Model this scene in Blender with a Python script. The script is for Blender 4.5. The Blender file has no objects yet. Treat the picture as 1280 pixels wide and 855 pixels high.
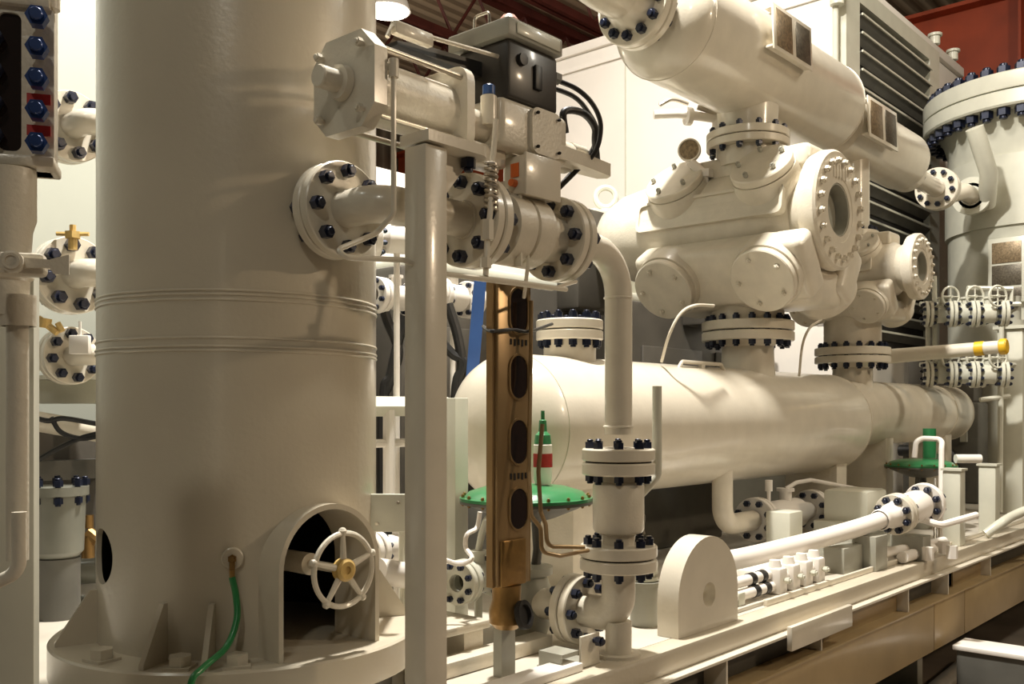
import bpy, bmesh, math, random
from mathutils import Vector, Matrix
random.seed(4)
pi = math.pi
V = Vector
SC = bpy.context.scene
COL = SC.collection
# ---------------------------------------------------------------- camera frame
# All coordinates below are metres measured from the camera's eye height: X runs along the
# skid, Y across it (away from the aisle), z up from eye height. ZC lifts it onto the floor.
F, HX, HY = 1200.0, 640.0, 515.0
AL = math.atan2(1060, 1200)
CA, SA = math.cos(AL), math.sin(AL)
ZC = 1.9
DECK = -0.92
UP = V((0, 0, 1)); EX = V((1, 0, 0)); EY = V((0, 1, 0))

def ray(px, py):
    k = (px - HX) / F; m = (HY - py) / F
    return V((CA + k * SA, SA - k * CA, m))
def PY(px, py, Y):
    d = ray(px, py); return d * (Y / d.y)
def PX(px, py, X):
    d = ray(px, py); return d * (X / d.x)
def PZ(px, py, z):
    d = ray(px, py); return d * (z / d.z)
def PD(px, py, D):
    return ray(px, py) * D

cam = bpy.data.cameras.new('camera'); cam.sensor_width = 36; cam.lens = 36 * F / 1280
cam.shift_y = (HY - 427.5) / 1280
co = bpy.data.objects.new('camera', cam); COL.objects.link(co)
co.location = (0, 0, ZC)
co.rotation_euler = (pi / 2, 0, AL + (math.atan2(SA, CA) - AL) - pi / 2)
cam.clip_start = 0.02
SC.camera = co

# ---------------------------------------------------------------- materials
MATS = {}
def mat(name, col, rough=0.4, metal=0.0, coat=0.0, var=0.06, scale=6.0, bump=0.0, bscale=60.0, emit=None, estr=0, dirt=None):
    m = bpy.data.materials.new(name); m.use_nodes = True
    nt = m.node_tree; N = nt.nodes; L = nt.links
    b = N['Principled BSDF']
    b.inputs['Roughness'].default_value = rough
    b.inputs['Metallic'].default_value = metal
    b.inputs['Coat Weight'].default_value = coat
    b.inputs['Coat Roughness'].default_value = 0.12
    tc = N.new('ShaderNodeTexCoord')
    if var:
        n = N.new('ShaderNodeTexNoise'); n.inputs['Scale'].default_value = scale; n.inputs['Detail'].default_value = 4
        L.new(tc.outputs['Object'], n.inputs['Vector'])
        r = N.new('ShaderNodeValToRGB')
        r.color_ramp.elements[0].position = 0.3; r.color_ramp.elements[1].position = 0.7
        c2 = dirt or [x * (1 - 2 * var) for x in col]
        r.color_ramp.elements[0].color = (*c2, 1); r.color_ramp.elements[1].color = (*[min(1, x * (1 + var)) for x in col], 1)
        L.new(n.outputs['Fac'], r.inputs['Fac']); L.new(r.outputs['Color'], b.inputs['Base Color'])
    else:
        b.inputs['Base Color'].default_value = (*col, 1)
    if bump:
        n2 = N.new('ShaderNodeTexNoise'); n2.inputs['Scale'].default_value = bscale; n2.inputs['Detail'].default_value = 3
        L.new(tc.outputs['Object'], n2.inputs['Vector'])
        bp = N.new('ShaderNodeBump'); bp.inputs['Strength'].default_value = bump; bp.inputs['Distance'].default_value = 0.004
        L.new(n2.outputs['Fac'], bp.inputs['Height']); L.new(bp.outputs['Normal'], b.inputs['Normal'])
    if emit:
        b.inputs['Emission Color'].default_value = (*emit, 1); b.inputs['Emission Strength'].default_value = estr
    MATS[name] = m
    return m
PAINT = mat('cream_paint', (0.60, 0.535, 0.42), 0.30, coat=0.35, var=0.03, scale=3, bump=0.25, bscale=45)
PIPEP = mat('cream_pipe_paint', (0.69, 0.63, 0.515), 0.28, coat=0.4, var=0.03, scale=8, bump=0.12, bscale=70)
CAST = mat('cream_casting_paint', (0.68, 0.62, 0.505), 0.34, coat=0.25, var=0.04, scale=10, bump=0.35, bscale=90)
PALE = mat('pale_grey_green_paint', (0.60, 0.59, 0.49), 0.38, coat=0.2, var=0.04, scale=5)
GREYP = mat('grey_paint', (0.36, 0.35, 0.29), 0.42, coat=0.15, var=0.06, scale=6)
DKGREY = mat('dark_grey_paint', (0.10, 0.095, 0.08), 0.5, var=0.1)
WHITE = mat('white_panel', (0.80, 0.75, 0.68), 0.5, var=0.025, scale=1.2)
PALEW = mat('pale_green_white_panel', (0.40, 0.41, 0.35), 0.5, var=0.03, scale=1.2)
NUT = mat('dark_blue_coated_steel', (0.012, 0.017, 0.04), 0.32, metal=0.3, coat=0.3, var=0.2, scale=40)
BLUENUT = mat('blue_coated_steel', (0.02, 0.055, 0.20), 0.3, metal=0.3, coat=0.3, var=0.15, scale=40)
POT = mat('grey_green_paint', (0.17, 0.17, 0.14), 0.4, coat=0.2, var=0.06)
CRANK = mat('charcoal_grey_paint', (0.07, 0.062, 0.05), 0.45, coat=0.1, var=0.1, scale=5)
SOOT = mat('brown_black_enamel', (0.035, 0.03, 0.024), 0.4, coat=0.2, var=0.1)
BLACK = mat('black_rubber', (0.012, 0.011, 0.010), 0.45, var=0.1, scale=30)
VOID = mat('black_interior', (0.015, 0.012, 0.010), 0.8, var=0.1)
GLASS = mat('dark_gauge_glass', (0.02, 0.012, 0.01), 0.08, coat=0.6, var=0)
GREEN = mat('green_enamel', (0.03, 0.20, 0.07), 0.3, coat=0.4, var=0.06, scale=15)
CABLEG = mat('green_cable', (0.02, 0.22, 0.06), 0.35, coat=0.3, var=0.05, scale=30)
BRASS = mat('brass', (0.32, 0.19, 0.065), 0.33, metal=0.7, var=0.1, scale=25)
GOLD = mat('yellowed_casting', (0.62, 0.42, 0.14), 0.45, var=0.12, scale=30)
TANM = mat('tan_gauge_metal', (0.30, 0.20, 0.095), 0.3, metal=0.45, var=0.02, scale=4)
STEEL = mat('stainless_tube', (0.55, 0.50, 0.42), 0.28, metal=0.8, var=0.05, scale=20)
PINK = mat('faded_pink_plastic', (0.55, 0.30, 0.24), 0.4, var=0.1, scale=40)
RED = mat('red_tape', (0.42, 0.02, 0.015), 0.5, var=0.08, scale=60)
ORANGE = mat('orange_plastic', (0.75, 0.16, 0.03), 0.4, var=0.05)
YELLOW = mat('yellow_paint', (0.75, 0.45, 0.02), 0.4, var=0.05)
BLUE = mat('blue_paint', (0.03, 0.09, 0.28), 0.4, var=0.06)
TANB = mat('tan_beam_paint', (0.38, 0.275, 0.14), 0.38, coat=0.2, var=0.08, scale=3)
PLATE = mat('bronze_nameplate', (0.26, 0.19, 0.11), 0.4, metal=0.4, var=0.25, scale=60)
PLATED = mat('dark_nameplate', (0.12, 0.10, 0.07), 0.4, metal=0.4, var=0.25, scale=60)
REDST = mat('red_oxide_steel', (0.36, 0.055, 0.015), 0.55, var=0.12, scale=2)
DKRED = mat('dark_red_joist_paint', (0.11, 0.022, 0.015), 0.6, var=0.15, scale=3)
LAMP = mat('lamp_lens', (1, 0.95, 0.85), 0.3, var=0, emit=(1, 0.93, 0.8), estr=14)
def stripe_mat(name, c1, c2, axis, freq, rough=0.6):
    m = mat(name, c1, rough, var=0)
    nt = m.node_tree; N = nt.nodes; L = nt.links
    tc = N.new('ShaderNodeTexCoord'); w = N.new('ShaderNodeTexWave')
    w.bands_direction = axis; w.inputs['Scale'].default_value = freq; w.inputs['Distortion'].default_value = 0
    r = N.new('ShaderNodeValToRGB'); r.color_ramp.elements[0].color = (*c1, 1); r.color_ramp.elements[1].color = (*c2, 1)
    r.color_ramp.elements[0].position = 0.35; r.color_ramp.elements[1].position = 0.6
    L.new(tc.outputs['Object'], w.inputs['Vector']); L.new(w.outputs['Fac'], r.inputs['Fac'])
    L.new(r.outputs['Color'], N['Principled BSDF'].inputs['Base Color'])
    bp = N.new('ShaderNodeBump'); bp.inputs['Strength'].default_value = 0.6; bp.inputs['Distance'].default_value = 0.05
    L.new(w.outputs['Fac'], bp.inputs['Height']); L.new(bp.outputs['Normal'], N['Principled BSDF'].inputs['Normal'])
    return m
ROOFDECK = stripe_mat('ribbed_roof_deck', (0.34, 0.26, 0.18), (0.62, 0.50, 0.36), 'Y', 1.1)
CLAD = stripe_mat('ribbed_wall_cladding', (0.26, 0.21, 0.15), (0.34, 0.28, 0.20), 'X', 0.9)
CONC = mat('concrete_floor', (0.22, 0.18, 0.14), 0.55, var=0.2, scale=1.5, bump=0.2, bscale=20)
DECKM = mat('deck_paint', (0.62, 0.57, 0.48), 0.4, coat=0.15, var=0.07, scale=4)

# ---------------------------------------------------------------- mesh builder
def frame(d):
    d = V(d).normalized()
    a = UP if abs(d.z) < 0.9 else EX
    u = a.cross(d).normalized(); v = d.cross(u).normalized()
    return d, u, v
def fillet(pts, r, n=7):
    pts = [V(p) for p in pts]; out = [pts[0]]
    for i in range(1, len(pts) - 1):
        p = pts[i]; a = (pts[i-1] - p); b = (pts[i+1] - p)
        la, lb = a.length, b.length; a.normalize(); b.normalize()
        ang = a.angle(b)
        if ang > pi - 0.02: out.append(p); continue
        t = min(r / math.tan(ang / 2), la * 0.49, lb * 0.49); rr = t * math.tan(ang / 2)
        bis = (a + b).normalized(); cen = p + bis * (rr / math.sin(ang / 2))
        s0 = p + a * t - cen; s1 = p + b * t - cen
        tot = s0.angle(s1); ax = s0.cross(s1).normalized()
        for j in range(n + 1):
            out.append(cen + Matrix.Rotation(tot * j / n, 3, ax) @ s0)
    out.append(pts[-1]); return out
def spline(pts, n=8):
    pts = [V(p) for p in pts]; P = [pts[0] * 2 - pts[1]] + pts + [pts[-1] * 2 - pts[-2]]; out = []
    for i in range(1, len(P) - 2):
        for j in range(n):
            t = j / n; a, b, c, d = P[i-1], P[i], P[i+1], P[i+2]
            out.append(0.5 * ((2*b) + (c - a) * t + (2*a - 5*b + 4*c - d) * t*t + (3*b - a - 3*c + d) * t**3))
    out.append(pts[-1]); return out
class MB:
    def __init__(s): s.v = []; s.f = []
    def add(s, vs, fs):
        n = len(s.v); s.v += [V(x) for x in vs]; s.f += [tuple(n + i for i in f) for f in fs]; return s
    def lathe(s, prof, o, d, seg=32):
        o = V(o); d, u, v = frame(d); vs = []; rings = []
        for t, r in prof:
            if r < 1e-6: rings.append([len(vs)]); vs.append(o + d * t)
            else:
                rings.append(list(range(len(vs), len(vs) + seg)))
                for i in range(seg):
                    a = 2 * pi * (i + 0.5) / seg; vs.append(o + d * t + (u * math.cos(a) + v * math.sin(a)) * r)
        fs = []
        for A, B in zip(rings, rings[1:]):
            for i in range(seg):
                j = (i + 1) % seg
                if len(A) == 1 and len(B) == 1: continue
                if len(A) == 1: fs.append((A[0], B[i], B[j]))
                elif len(B) == 1: fs.append((A[i], B[0], A[j]))
                else: fs.append((A[i], B[i], B[j], A[j]))
        return s.add(vs, fs)
    def cyl(s, p0, p1, r0, r1=None, seg=24, ch=0.0):
        p0 = V(p0); p1 = V(p1); r1 = r0 if r1 is None else r1; L = (p1 - p0).length
        pr = [(0, 0), (0, r0 - ch), (ch, r0), (L - ch, r1), (L, r1 - ch), (L, 0)] if ch else [(0, 0), (0, r0), (L, r1), (L, 0)]
        return s.lathe(pr, p0, p1 - p0, seg)
    def ring(s, o, d, R, r, t, seg=40, ch=0.0):   # annulus of thickness t centred along d from o
        c = ch
        return s.lathe([(0, r), (0, R - c), (c, R), (t - c, R), (t, R - c), (t, r), (0, r)], o, d, seg)
    def bead(s, o, d, R, r, seg=40):
        pr = [(r * math.cos(a), R + r * math.sin(a)) for a in [2 * pi * k / 8 for k in range(9)]]
        return s.lathe(pr, o, d, seg)
    def tube(s, pts, r, seg=12, caps=True):
        pts = [V(p) for p in pts]; n = len(pts); rs = r if isinstance(r, (list, tuple)) else [r] * n
        T = []
        for i in range(n):
            a = pts[min(i + 1, n - 1)] - pts[max(i - 1, 0)]; T.append(a.normalized())
        _, u, _ = frame(T[0]); vs = []; fs = []
        for i in range(n):
            u = (u - T[i] * u.dot(T[i])).normalized(); w = T[i].cross(u)
            for k in range(seg):
                a = 2 * pi * k / seg; vs.append(pts[i] + (u * math.cos(a) + w * math.sin(a)) * rs[i])
        for i in range(n - 1):
            for k in range(seg):
                j = (k + 1) % seg; fs.append((i*seg+k, i*seg+j, (i+1)*seg+j, (i+1)*seg+k))
        if caps: fs += [tuple(range(seg))[::-1], tuple(range((n-1)*seg, n*seg))]
        return s.add(vs, fs)
    def box(s, c, size, ax=None, bev=0.0, seg=2):
        bm = bmesh.new(); bmesh.ops.create_cube(bm, size=1)
        for v in bm.verts: v.co = V((v.co.x * size[0], v.co.y * size[1], v.co.z * size[2]))
        if bev: bmesh.ops.bevel(bm, geom=list(bm.edges), offset=bev, segments=seg, profile=0.5, affect='EDGES')
        X, Y, Z = ax or (EX, EY, UP); c = V(c)
        bm.verts.ensure_lookup_table(); bm.verts.index_update()
        s.add([c + X * v.co.x + Y * v.co.y + Z * v.co.z for v in bm.verts], [[v.index for v in f.verts] for f in bm.faces]); bm.free(); return s
    def bx(s, lo, hi, bev=0.0):
        lo = V(lo); hi = V(hi); d = hi - lo
        return s.box((lo + hi) / 2, (abs(d.x), abs(d.y), abs(d.z)), None, bev)
    def prism(s, pts, o, u, v, n, t):
        o = V(o); N = len(pts); u = V(u); v = V(v); n = V(n)
        vs = [o + u * a + v * b for a, b in pts] + [o + u * a + v * b + n * t for a, b in pts]
        fs = [tuple(range(N)), tuple(range(N, 2 * N))[::-1]] + [(i, (i+1) % N, N + (i+1) % N, N + i) for i in range(N)]
        return s.add(vs, fs)
    def holed(s, outer, inner, o, u, v, n, t, closed=True):
        N = len(outer); o = V(o); u = V(u); v = V(v); n = V(n); P = lambda L, h: [o + u * a + v * b + n * h for a, b in L]
        vs = P(outer, 0) + P(inner, 0) + P(outer, t) + P(inner, t); fs = []
        for i in range(N if closed else N - 1):
            j = (i + 1) % N
            fs += [(i, j, N+j, N+i), (2*N+i, 3*N+i, 3*N+j, 2*N+j), (i, 2*N+i, 2*N+j, j), (N+i, N+j, 3*N+j, 3*N+i)]
        if not closed:
            fs += [(0, N, 3*N, 2*N), (N-1, 2*N-1+0, 3*N+N-1, 2*N+N-1)]
        return s.add(vs, fs)
    def hexa(s, o, d, r, t):
        return s.cyl(o, V(o) + V(d).normalized() * t, r, seg=6)
    def mesh(s, name, m, org=V((0, 0, 0)), sharp=0.6):
        me = bpy.data.meshes.new(name)
        me.from_pydata([tuple(p - org) for p in s.v], [], s.f)
        bm = bmesh.new(); bm.from_mesh(me)
        bmesh.ops.remove_doubles(bm, verts=list(bm.verts), dist=1e-6)
        bmesh.ops.recalc_face_normals(bm, faces=list(bm.faces))
        for f in bm.faces: f.smooth = True
        for e in bm.edges:
            if len(e.link_faces) != 2 or e.calc_face_angle(0) > sharp: e.smooth = False
        bm.to_mesh(me); bm.free(); me.materials.append(m); return me
ORG = {}
def _props(o, label, cat, group, kind):
    if label: o['label'] = label
    if cat: o['category'] = cat
    if group: o['group'] = group
    if kind: o['kind'] = kind
def thing(name, label, cat, base, group=None):
    o = bpy.data.objects.new(name, None); o.empty_display_size = 0.1; COL.objects.link(o)
    base = V(base); o.location = base + V((0, 0, ZC)); _props(o, label, cat, group, None); ORG[o.name] = base; return o
def part(name, mb, m, parent, label=None):
    org = ORG[parent.name]; o = bpy.data.objects.new(name, mb.mesh(name, m, org)); COL.objects.link(o)
    o.parent = parent; ORG[o.name] = org
    if label: o['label'] = label
    return o
def solo(name, mb, m, label, cat, group=None, kind=None):
    lo = V([min(p[i] for p in mb.v) for i in range(3)]); hi = V([max(p[i] for p in mb.v) for i in range(3)])
    org = V(((lo.x + hi.x) / 2, (lo.y + hi.y) / 2, lo.z))
    o = bpy.data.objects.new(name, mb.mesh(name, m, org)); COL.objects.link(o); o.location = org + V((0, 0, ZC))
    _props(o, label, cat, group, kind); ORG[o.name] = org; return o
CACHE = {}
def bolt_mesh(rn, g, m, one):
    k = (round(rn, 4), round(g, 4), m.name, one)
    if k not in CACHE:
        mb = MB(); h = rn * 1.25
        mb.hexa((0, 0, g / 2), UP, rn, h).cyl((0, 0, g / 2 + h), (0, 0, g / 2 + h + rn * 0.5), rn * 0.62, seg=12, ch=rn * .1)
        if not one: mb.hexa((0, 0, -g / 2), -UP, rn, h).cyl((0, 0, -g / 2 - h), (0, 0, -g / 2 - h - rn * 0.5), rn * 0.62, seg=12, ch=rn * .1)
        mb.cyl((0, 0, -g / 2 * (0.9 if one else 1)), (0, 0, g / 2), rn * 0.6, seg=10)
        CACHE[k] = mb.mesh('bolt', m)
    return CACHE[k]
def bolts(parent, o, d, rb, n, rn, g, m=NUT, name='stud_bolt', a0=0.5, one=False, only=None):
    """n bolts on a circle rb about o, axis d; g = grip length centred on o"""
    rn = rn * 1.17 if m is NUT else rn
    d, u, v = frame(d); o = V(o); me = bolt_mesh(rn, g, m, one); R = Matrix((u, v, d)).transposed().to_4x4()
    for i in range(n):
        if only and i not in only: continue
        a = 2 * pi * (i + a0) / n
        p = o + (u * math.cos(a) + v * math.sin(a)) * rb
        b = bpy.data.objects.new(name, me); COL.objects.link(b); b.parent = parent
        b.matrix_local = Matrix.Translation(p - ORG[parent.name]) @ R
def bolt_at(parent, p, d, rn, g, m=NUT, name='bolt', one=True):
    d, u, v = frame(d); R = Matrix((u, v, d)).transposed().to_4x4()
    b = bpy.data.objects.new(name, bolt_mesh(rn, g, m, one)); COL.objects.link(b); b.parent = parent
    b.matrix_local = Matrix.Translation(V(p) - ORG[parent.name]) @ R
def flange(root, o, d, R, t, bore, m=PIPEP, name='flange', hub=0, hubr=0):
    """plate from o along d, thickness t; hub: a neck taper behind (opposite to d)"""
    mb = MB(); c = t * 0.12
    mb.lathe([(0, bore), (0, R - c), (c, R), (t - c, R), (t, R - c), (t, bore * .98), (0, bore * .98)], o, d, 48)
    if hub: mb.lathe([(-hub, bore), (-hub, bore + .004), (0.001, hubr), (0.001, bore)], o, d, 32)
    return part(name, mb, m, root)
def joint(ra, rb, o, d, R, t, bore, n, rbolt, rn, gap=0.006, hub=0, hubr=0, m=PIPEP, nm=NUT, a0=0.5):
    """flange of ra behind o, flange of rb ahead of o (d from a to b)"""
    d = V(d).normalized(); o = V(o)
    fa = flange(ra, o - d * gap / 2, -d, R, t, bore, m, hub=hub, hubr=hubr)
    fb = flange(rb, o + d * gap / 2, d, R, t, bore, m, hub=hub, hubr=hubr)
    g = MB(); g.ring(o - d * (gap / 2 - .0004), d, R * .9, bore * 1.02, gap - .0008, 40); part('gasket', g, VOID, ra)
    bolts(fa, o, d, rbolt, n, rn, gap + 2 * t, nm, a0=a0)
    return fa, fb
def arc(n, a0, a1, r, cx=0, cy=0): return [(cx + r * math.cos(a0 + (a1 - a0) * i / n), cy + r * math.sin(a0 + (a1 - a0) * i / n)) for i in range(n + 1)]
def rrect(w, h, r, n=4):
    out = []
    for cx, cy, a in ((w/2-r, h/2-r, 0), (-w/2+r, h/2-r, pi/2), (-w/2+r, -h/2+r, pi), (w/2-r, -h/2+r, 1.5*pi)): out += arc(n, a, a + pi/2, r, cx, cy)
    return out
#SETTING
def setting():
    z0 = -ZC
    mb = MB().bx((-7, -5, z0 - .1), (24, 18, z0)); solo('floor', mb, CONC, None, None, None, 'structure')
    mb = MB().bx((-7, -5, 7.2), (24, 18, 7.35)); solo('ceiling', mb, ROOFDECK, None, None, None, 'structure')
    mb = MB().bx((-7, 18, z0), (24, 18.2, 7.35)); solo('wall_back', mb, CLAD, None, None, None, 'structure')
    mb = MB().bx((24, -5, z0), (24.2, 18.2, 7.35)); solo('wall_right', mb, CLAD, None, None, None, 'structure')
    # open-web roof joists running along X
    joists = [(9.2, 'second nearest'), (11.2, 'third'), (13.2, 'fourth'), (15.2, 'farthest')]
    for k, (Y, w) in enumerate([(7.2, 'nearest')] + joists):
        t = thing('roof_joist', 'dark red open-web roof joist under the ceiling, %s of five rows' % w, 'roof joist', (8, Y, 6.1), 'roof joists under the ribbed ceiling')
        mb = MB()
        for dy in (-.06, .06): mb.bx((-6.9, Y + dy - .04, 6.1), (23.9, Y + dy + .04, 6.22))
        part('bottom_chord', mb, DKRED, t)
        mb = MB().bx((-6.9, Y - .12, 7.05), (23.9, Y + .12, 7.19)); part('top_chord', mb, DKRED, t)
        mb = MB()
        x = -6.8
        while x < 23.4:
            mb.tube([(x, Y, 6.2), (x + .6, Y, 7.06)], .028, 6).tube([(x + .6, Y, 7.06), (x + 1.2, Y, 6.2)], .028, 6); x += 1.2
        part('web_bracing', mb, DKRED, t)
    # crane girder, red
    t = thing('crane_rail_girder', 'wide red oxide steel girder high up beyond the louvred white enclosure', 'girder', (16.3, 5, 5.0))
    mb = MB().bx((16.0, -4.9, 5.0), (16.08, 17.9, 6.3)); part('web', mb, REDST, t)
    mb = MB().bx((15.75, -4.9, 4.93), (16.33, 17.9, 5.0)).bx((15.75, -4.9, 6.3), (16.33, 17.9, 6.36)); part('flange_plate', mb, REDST, t)
    for y in (0.8, 3.8, 6.8):
        mb = MB().bx((15.8, y, 5.0), (16.0, y + .04, 6.3)); part('stiffener', mb, REDST, t)
    # high bay lamp
    for (px, py, D, lab) in ((484, 14, 13.5, 'lit high bay lamp hanging under the joists beside the large pale tower'),):
        p = PD(px, py, D); t = thing('hanging_lamp', lab, 'lamp', p)
        mb = MB().lathe([(.0, .0), (.0, .33), (.35, .22), (.42, .1), (.42, 0)], p, UP, 24); part('reflector', mb, WHITE, t)
        mb = MB().lathe([(-.015, 0), (-.012, .3), (-.001, .3)], p, UP, 24); part('lens', mb, LAMP, t, 'glowing lamp lens')
        mb = MB().tube([p + V((0, 0, .42)), V((p.x, p.y, 7.19))], .02, 8); part('stem', mb, DKGREY, t)
setting()
#SKID
def skid():
    xs, xe = -1.6, 15.5
    t = thing('skid_frame', 'long cream painted steel skid base carrying the whole compressor package', 'skid', (6, 3.6, -1.55))
    # edge beam on the aisle side: upright face, narrow lip, recessed web
    mb = MB().bx((xs, 2.0, -1.012), (xe, 2.10, DECK), .004); part('edge_beam', mb, PAINT, t)
    mb = MB().bx((xs, 1.952, -1.027), (xe, 2.10, -1.0125), .004); part('lip', mb, PIPEP, t)
    mb = MB().bx((xs, 2.075, -1.165), (xe, 2.095, -1.0275)); part('web', mb, DKGREY, t)
    for k, px in enumerate((905, 1024, 1133, 1183, 1236)):
        x = PY(px, 800, 1.98).x
        mb = MB().bx((x, 1.97, -1.165), (x + .014, 2.0745, -1.0275)); part('stiffener', mb, PIPEP, t)
    for a, b in ((1030, 1128), (1192, 1232)):
        mb = MB().bx((PY(a, 800, 2.03).x, 2.035, -1.165), (PY(b, 800, 2.03).x, 2.045, -1.035)); part('web_panel', mb, TANB, t)
    mb = MB().bx((xs, 1.955, -1.18), (xe, 2.12, -1.1655), .003); part('bottom_flange', mb, TANB, t)
    edges = [xs, 1.95, 2.9] + [PY(px, 800, 1.97).x for px in (1168, 1206)] + [8.6, 11, xe]
    for a, b in zip(edges, edges[1:]):
        mb = MB().bx((a + .006, 1.97, -1.475), (b - .006, 1.995, -1.1805), .003); part('side_plate', mb, TANB, t)
    mb = MB().bx((xs, 1.996, -1.475), (xe, 2.2, -1.45)); part('lower_flange', mb, TANB, t)
    mb = MB().bx((1.60, 1.80, DECK - .06), (2.05, 1.951, DECK), .004); part('outrigger', mb, DECKM, t)
    # deck plating and cross members
    mb = MB().bx((xs, 2.1005, DECK - .02), (9.2, 5.9, DECK - .0005)); part('deck_plate', mb, DECKM, t)
    mb = MB().bx((9.201, 2.1005, DECK - .02), (xe, 3.8, DECK - .0005)); part('deck_plate', mb, DECKM, t)
    for k in range(9):
        x = -1.2 + k * 1.75
        mb = MB().bx((x, 2.13, -1.55), (x + .16, 5.85 if x < 9 else 3.75, DECK - .021)); part('cross_beam', mb, GREYP, t)
    mb = MB().bx((4.2, 2.10, DECK), (9.4, 2.12, DECK + .03), .003); part('kick_angle', mb, PIPEP, t)
    a = PY(985, 790, 1.945).x; b = PY(1061, 760, 1.945).x
    mb = MB().bx((a, 1.925, -1.085), (b, 1.9515, -.975), .004); part('edge_tab', mb, PIPEP, t)
    # timber-like stools carrying the skid
    for k in range(3):
        x = -0.6 + k * 3.6
        g = thing('support_stool', 'grey steel stool under the skid, %s from the near end' % ['first', 'second', 'third'][k], 'support', (x, 2.4, -ZC), 'stools carrying the skid')
        mb = MB().bx((x - .14, 2.15, -1.895), (x + .14, 5.6, -1.86)).bx((x - .05, 2.2, -1.86), (x + .05, 5.55, -1.59)).bx((x - .14, 2.15, -1.59), (x + .14, 5.6, -1.552))
        part('beam', mb, GREYP, g)
skid()
#TOWER
T = V((1.804, 2.80, 0)); TR = 0.446
def boolean(o, cutter):
    md = o.modifiers.new('b', 'BOOLEAN'); md.operation = 'DIFFERENCE'; md.object = cutter; md.solver = 'EXACT'
    dg = bpy.context.evaluated_depsgraph_get(); dg.update()
    me = bpy.data.meshes.new_from_object(o.evaluated_get(dg)); o.modifiers.clear(); o.data = me
    bm = bmesh.new(); bm.from_mesh(me)
    for f in bm.faces: f.smooth = True
    for e in bm.edges:
        if len(e.link_faces) != 2 or e.calc_face_angle(0) > .5: e.smooth = False
    bm.to_mesh(me); bm.free()
    bpy.data.objects.remove(cutter)
ZP = -0.715
def tower():
    t = thing('scrubber_tower', 'tall pale cylindrical scrubber tower with arched skirt opening, left of the square post', 'vessel', (T.x, T.y, ZP))
    mb = MB().lathe([(0, TR - .016), (0, TR), (4.2, TR), (4.2, TR - .016), (0, TR - .016)], (T.x, T.y, ZP), UP, 128)
    body = part('shell', mb, PAINT, t)
    arch = arc(24, 0, pi, .178, 0, -.46 - ZP) + [(-.178, -.03), (.178, -.03)]
    mb = MB().prism(arch, (1.79, 2.0, ZP), EX, UP, EY, .8); cut = bpy.data.objects.new('cut', mb.mesh('cut', PAINT, ORG[t.name])); COL.objects.link(cut); cut.parent = t
    bpy.context.view_layer.update(); boolean(body, cut)
    # round hole on the left flank
    ang = math.radians(-122.8 - 67); hd = V((math.cos(ang), math.sin(ang), 0))
    pc = V((T.x, T.y, 0)) + hd * TR; pc.z = -.44
    mb = MB().cyl(pc - hd * .1, pc + hd * .1, .085, seg=40); cut = bpy.data.objects.new('cut', mb.mesh('cut', PAINT, ORG[t.name])); COL.objects.link(cut); cut.parent = t
    bpy.context.view_layer.update(); boolean(body, cut)
    body.data.materials.append(VOID)   # inner faces coloured near-black for the shade inside the skirt
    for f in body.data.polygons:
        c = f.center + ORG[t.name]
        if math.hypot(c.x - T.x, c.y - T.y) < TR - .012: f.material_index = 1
    # sleeve around the doorway
    o_ = [(.186, 0)] + arc(24, 0, pi, .186, 0, -.46 - ZP) + [(-.186, 0)]
    i_ = [(.170, 0)] + arc(24, 0, pi, .170, 0, -.46 - ZP) + [(-.170, 0)]
    mb = MB().holed(o_, i_, (1.79, 2.30, ZP), EX, UP, EY, .20, closed=False); part('door_sleeve', mb, PAINT, t)
    mb = MB().bead((T.x, T.y, .352), UP, TR, .004, 96).bead((T.x, T.y, .325), UP, TR, .004, 96).bead((T.x, T.y, .215), UP, TR, .004, 96).bead((T.x, T.y, .19), UP, TR, .004, 96)
    pass
    for zz in (.352, .340, .325, .215, .19, .178): part('weld_bead', MB().bead((T.x, T.y, zz), UP, TR, .0042, 96), PAINT, t)
    part('top_head', MB().lathe([(0, TR)] + [(.2 * math.sin(a), TR * math.cos(a)) for a in [pi / 2 * k / 8 for k in range(1, 8)]] + [(.2, 0)], (T.x, T.y, ZP + 4.2), UP, 64), PAINT, t)
    mb = MB().ring((T.x, T.y, ZP - .105), UP, .585, .12, .105, 96, .006); bp = part('base_ring', mb, PAINT, t)
    mb = MB().ring((T.x, T.y, DECK), UP, .50, .3, ZP - .1055 - DECK, 64); part('plinth', mb, DKGREY, t)
    # gussets
    for deg in (-151, -133, -198, -30, -10):
        a = math.radians(deg); d = V((math.cos(a), math.sin(a), 0)); n = V((-d.y, d.x, 0))
        mb = MB().prism([(TR - .005, 0), (.565, 0), (.565, .012), (TR + .02, .165), (TR - .005, .165)], V((T.x, T.y, ZP)) - n * .008, d, UP, n, .016); part('gusset', mb, PAINT, t)
    # anchor bolts
    for deg in (-141, -124, -170, -20):
        a = math.radians(deg); p = V((T.x, T.y, ZP)) + V((math.cos(a), math.sin(a), 0)) * .525
        mb = MB().box(p + V((0, 0, .004)), (.075, .075, .008), (V((math.cos(a), math.sin(a), 0)), V((-math.sin(a), math.cos(a), 0)), UP)).hexa(p + V((0, 0, .008)), UP, .033, .028)
        part('anchor_nut', mb, PAINT, bp)
    # grounding boss
    p = PX(285, 696, 1.5); 
    a = math.radians(-122.8 - 3); d = V((math.cos(a), math.sin(a), 0)); p = V((T.x, T.y, 0)) + d * (TR - .002)
    p.z = -(697 - 515) / 1200 * (p.x * CA + p.y * SA)
    mb = MB().cyl(p, p + d * .022, .031, seg=32, ch=.003); part('grounding_boss', mb, PAINT, t)
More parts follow.
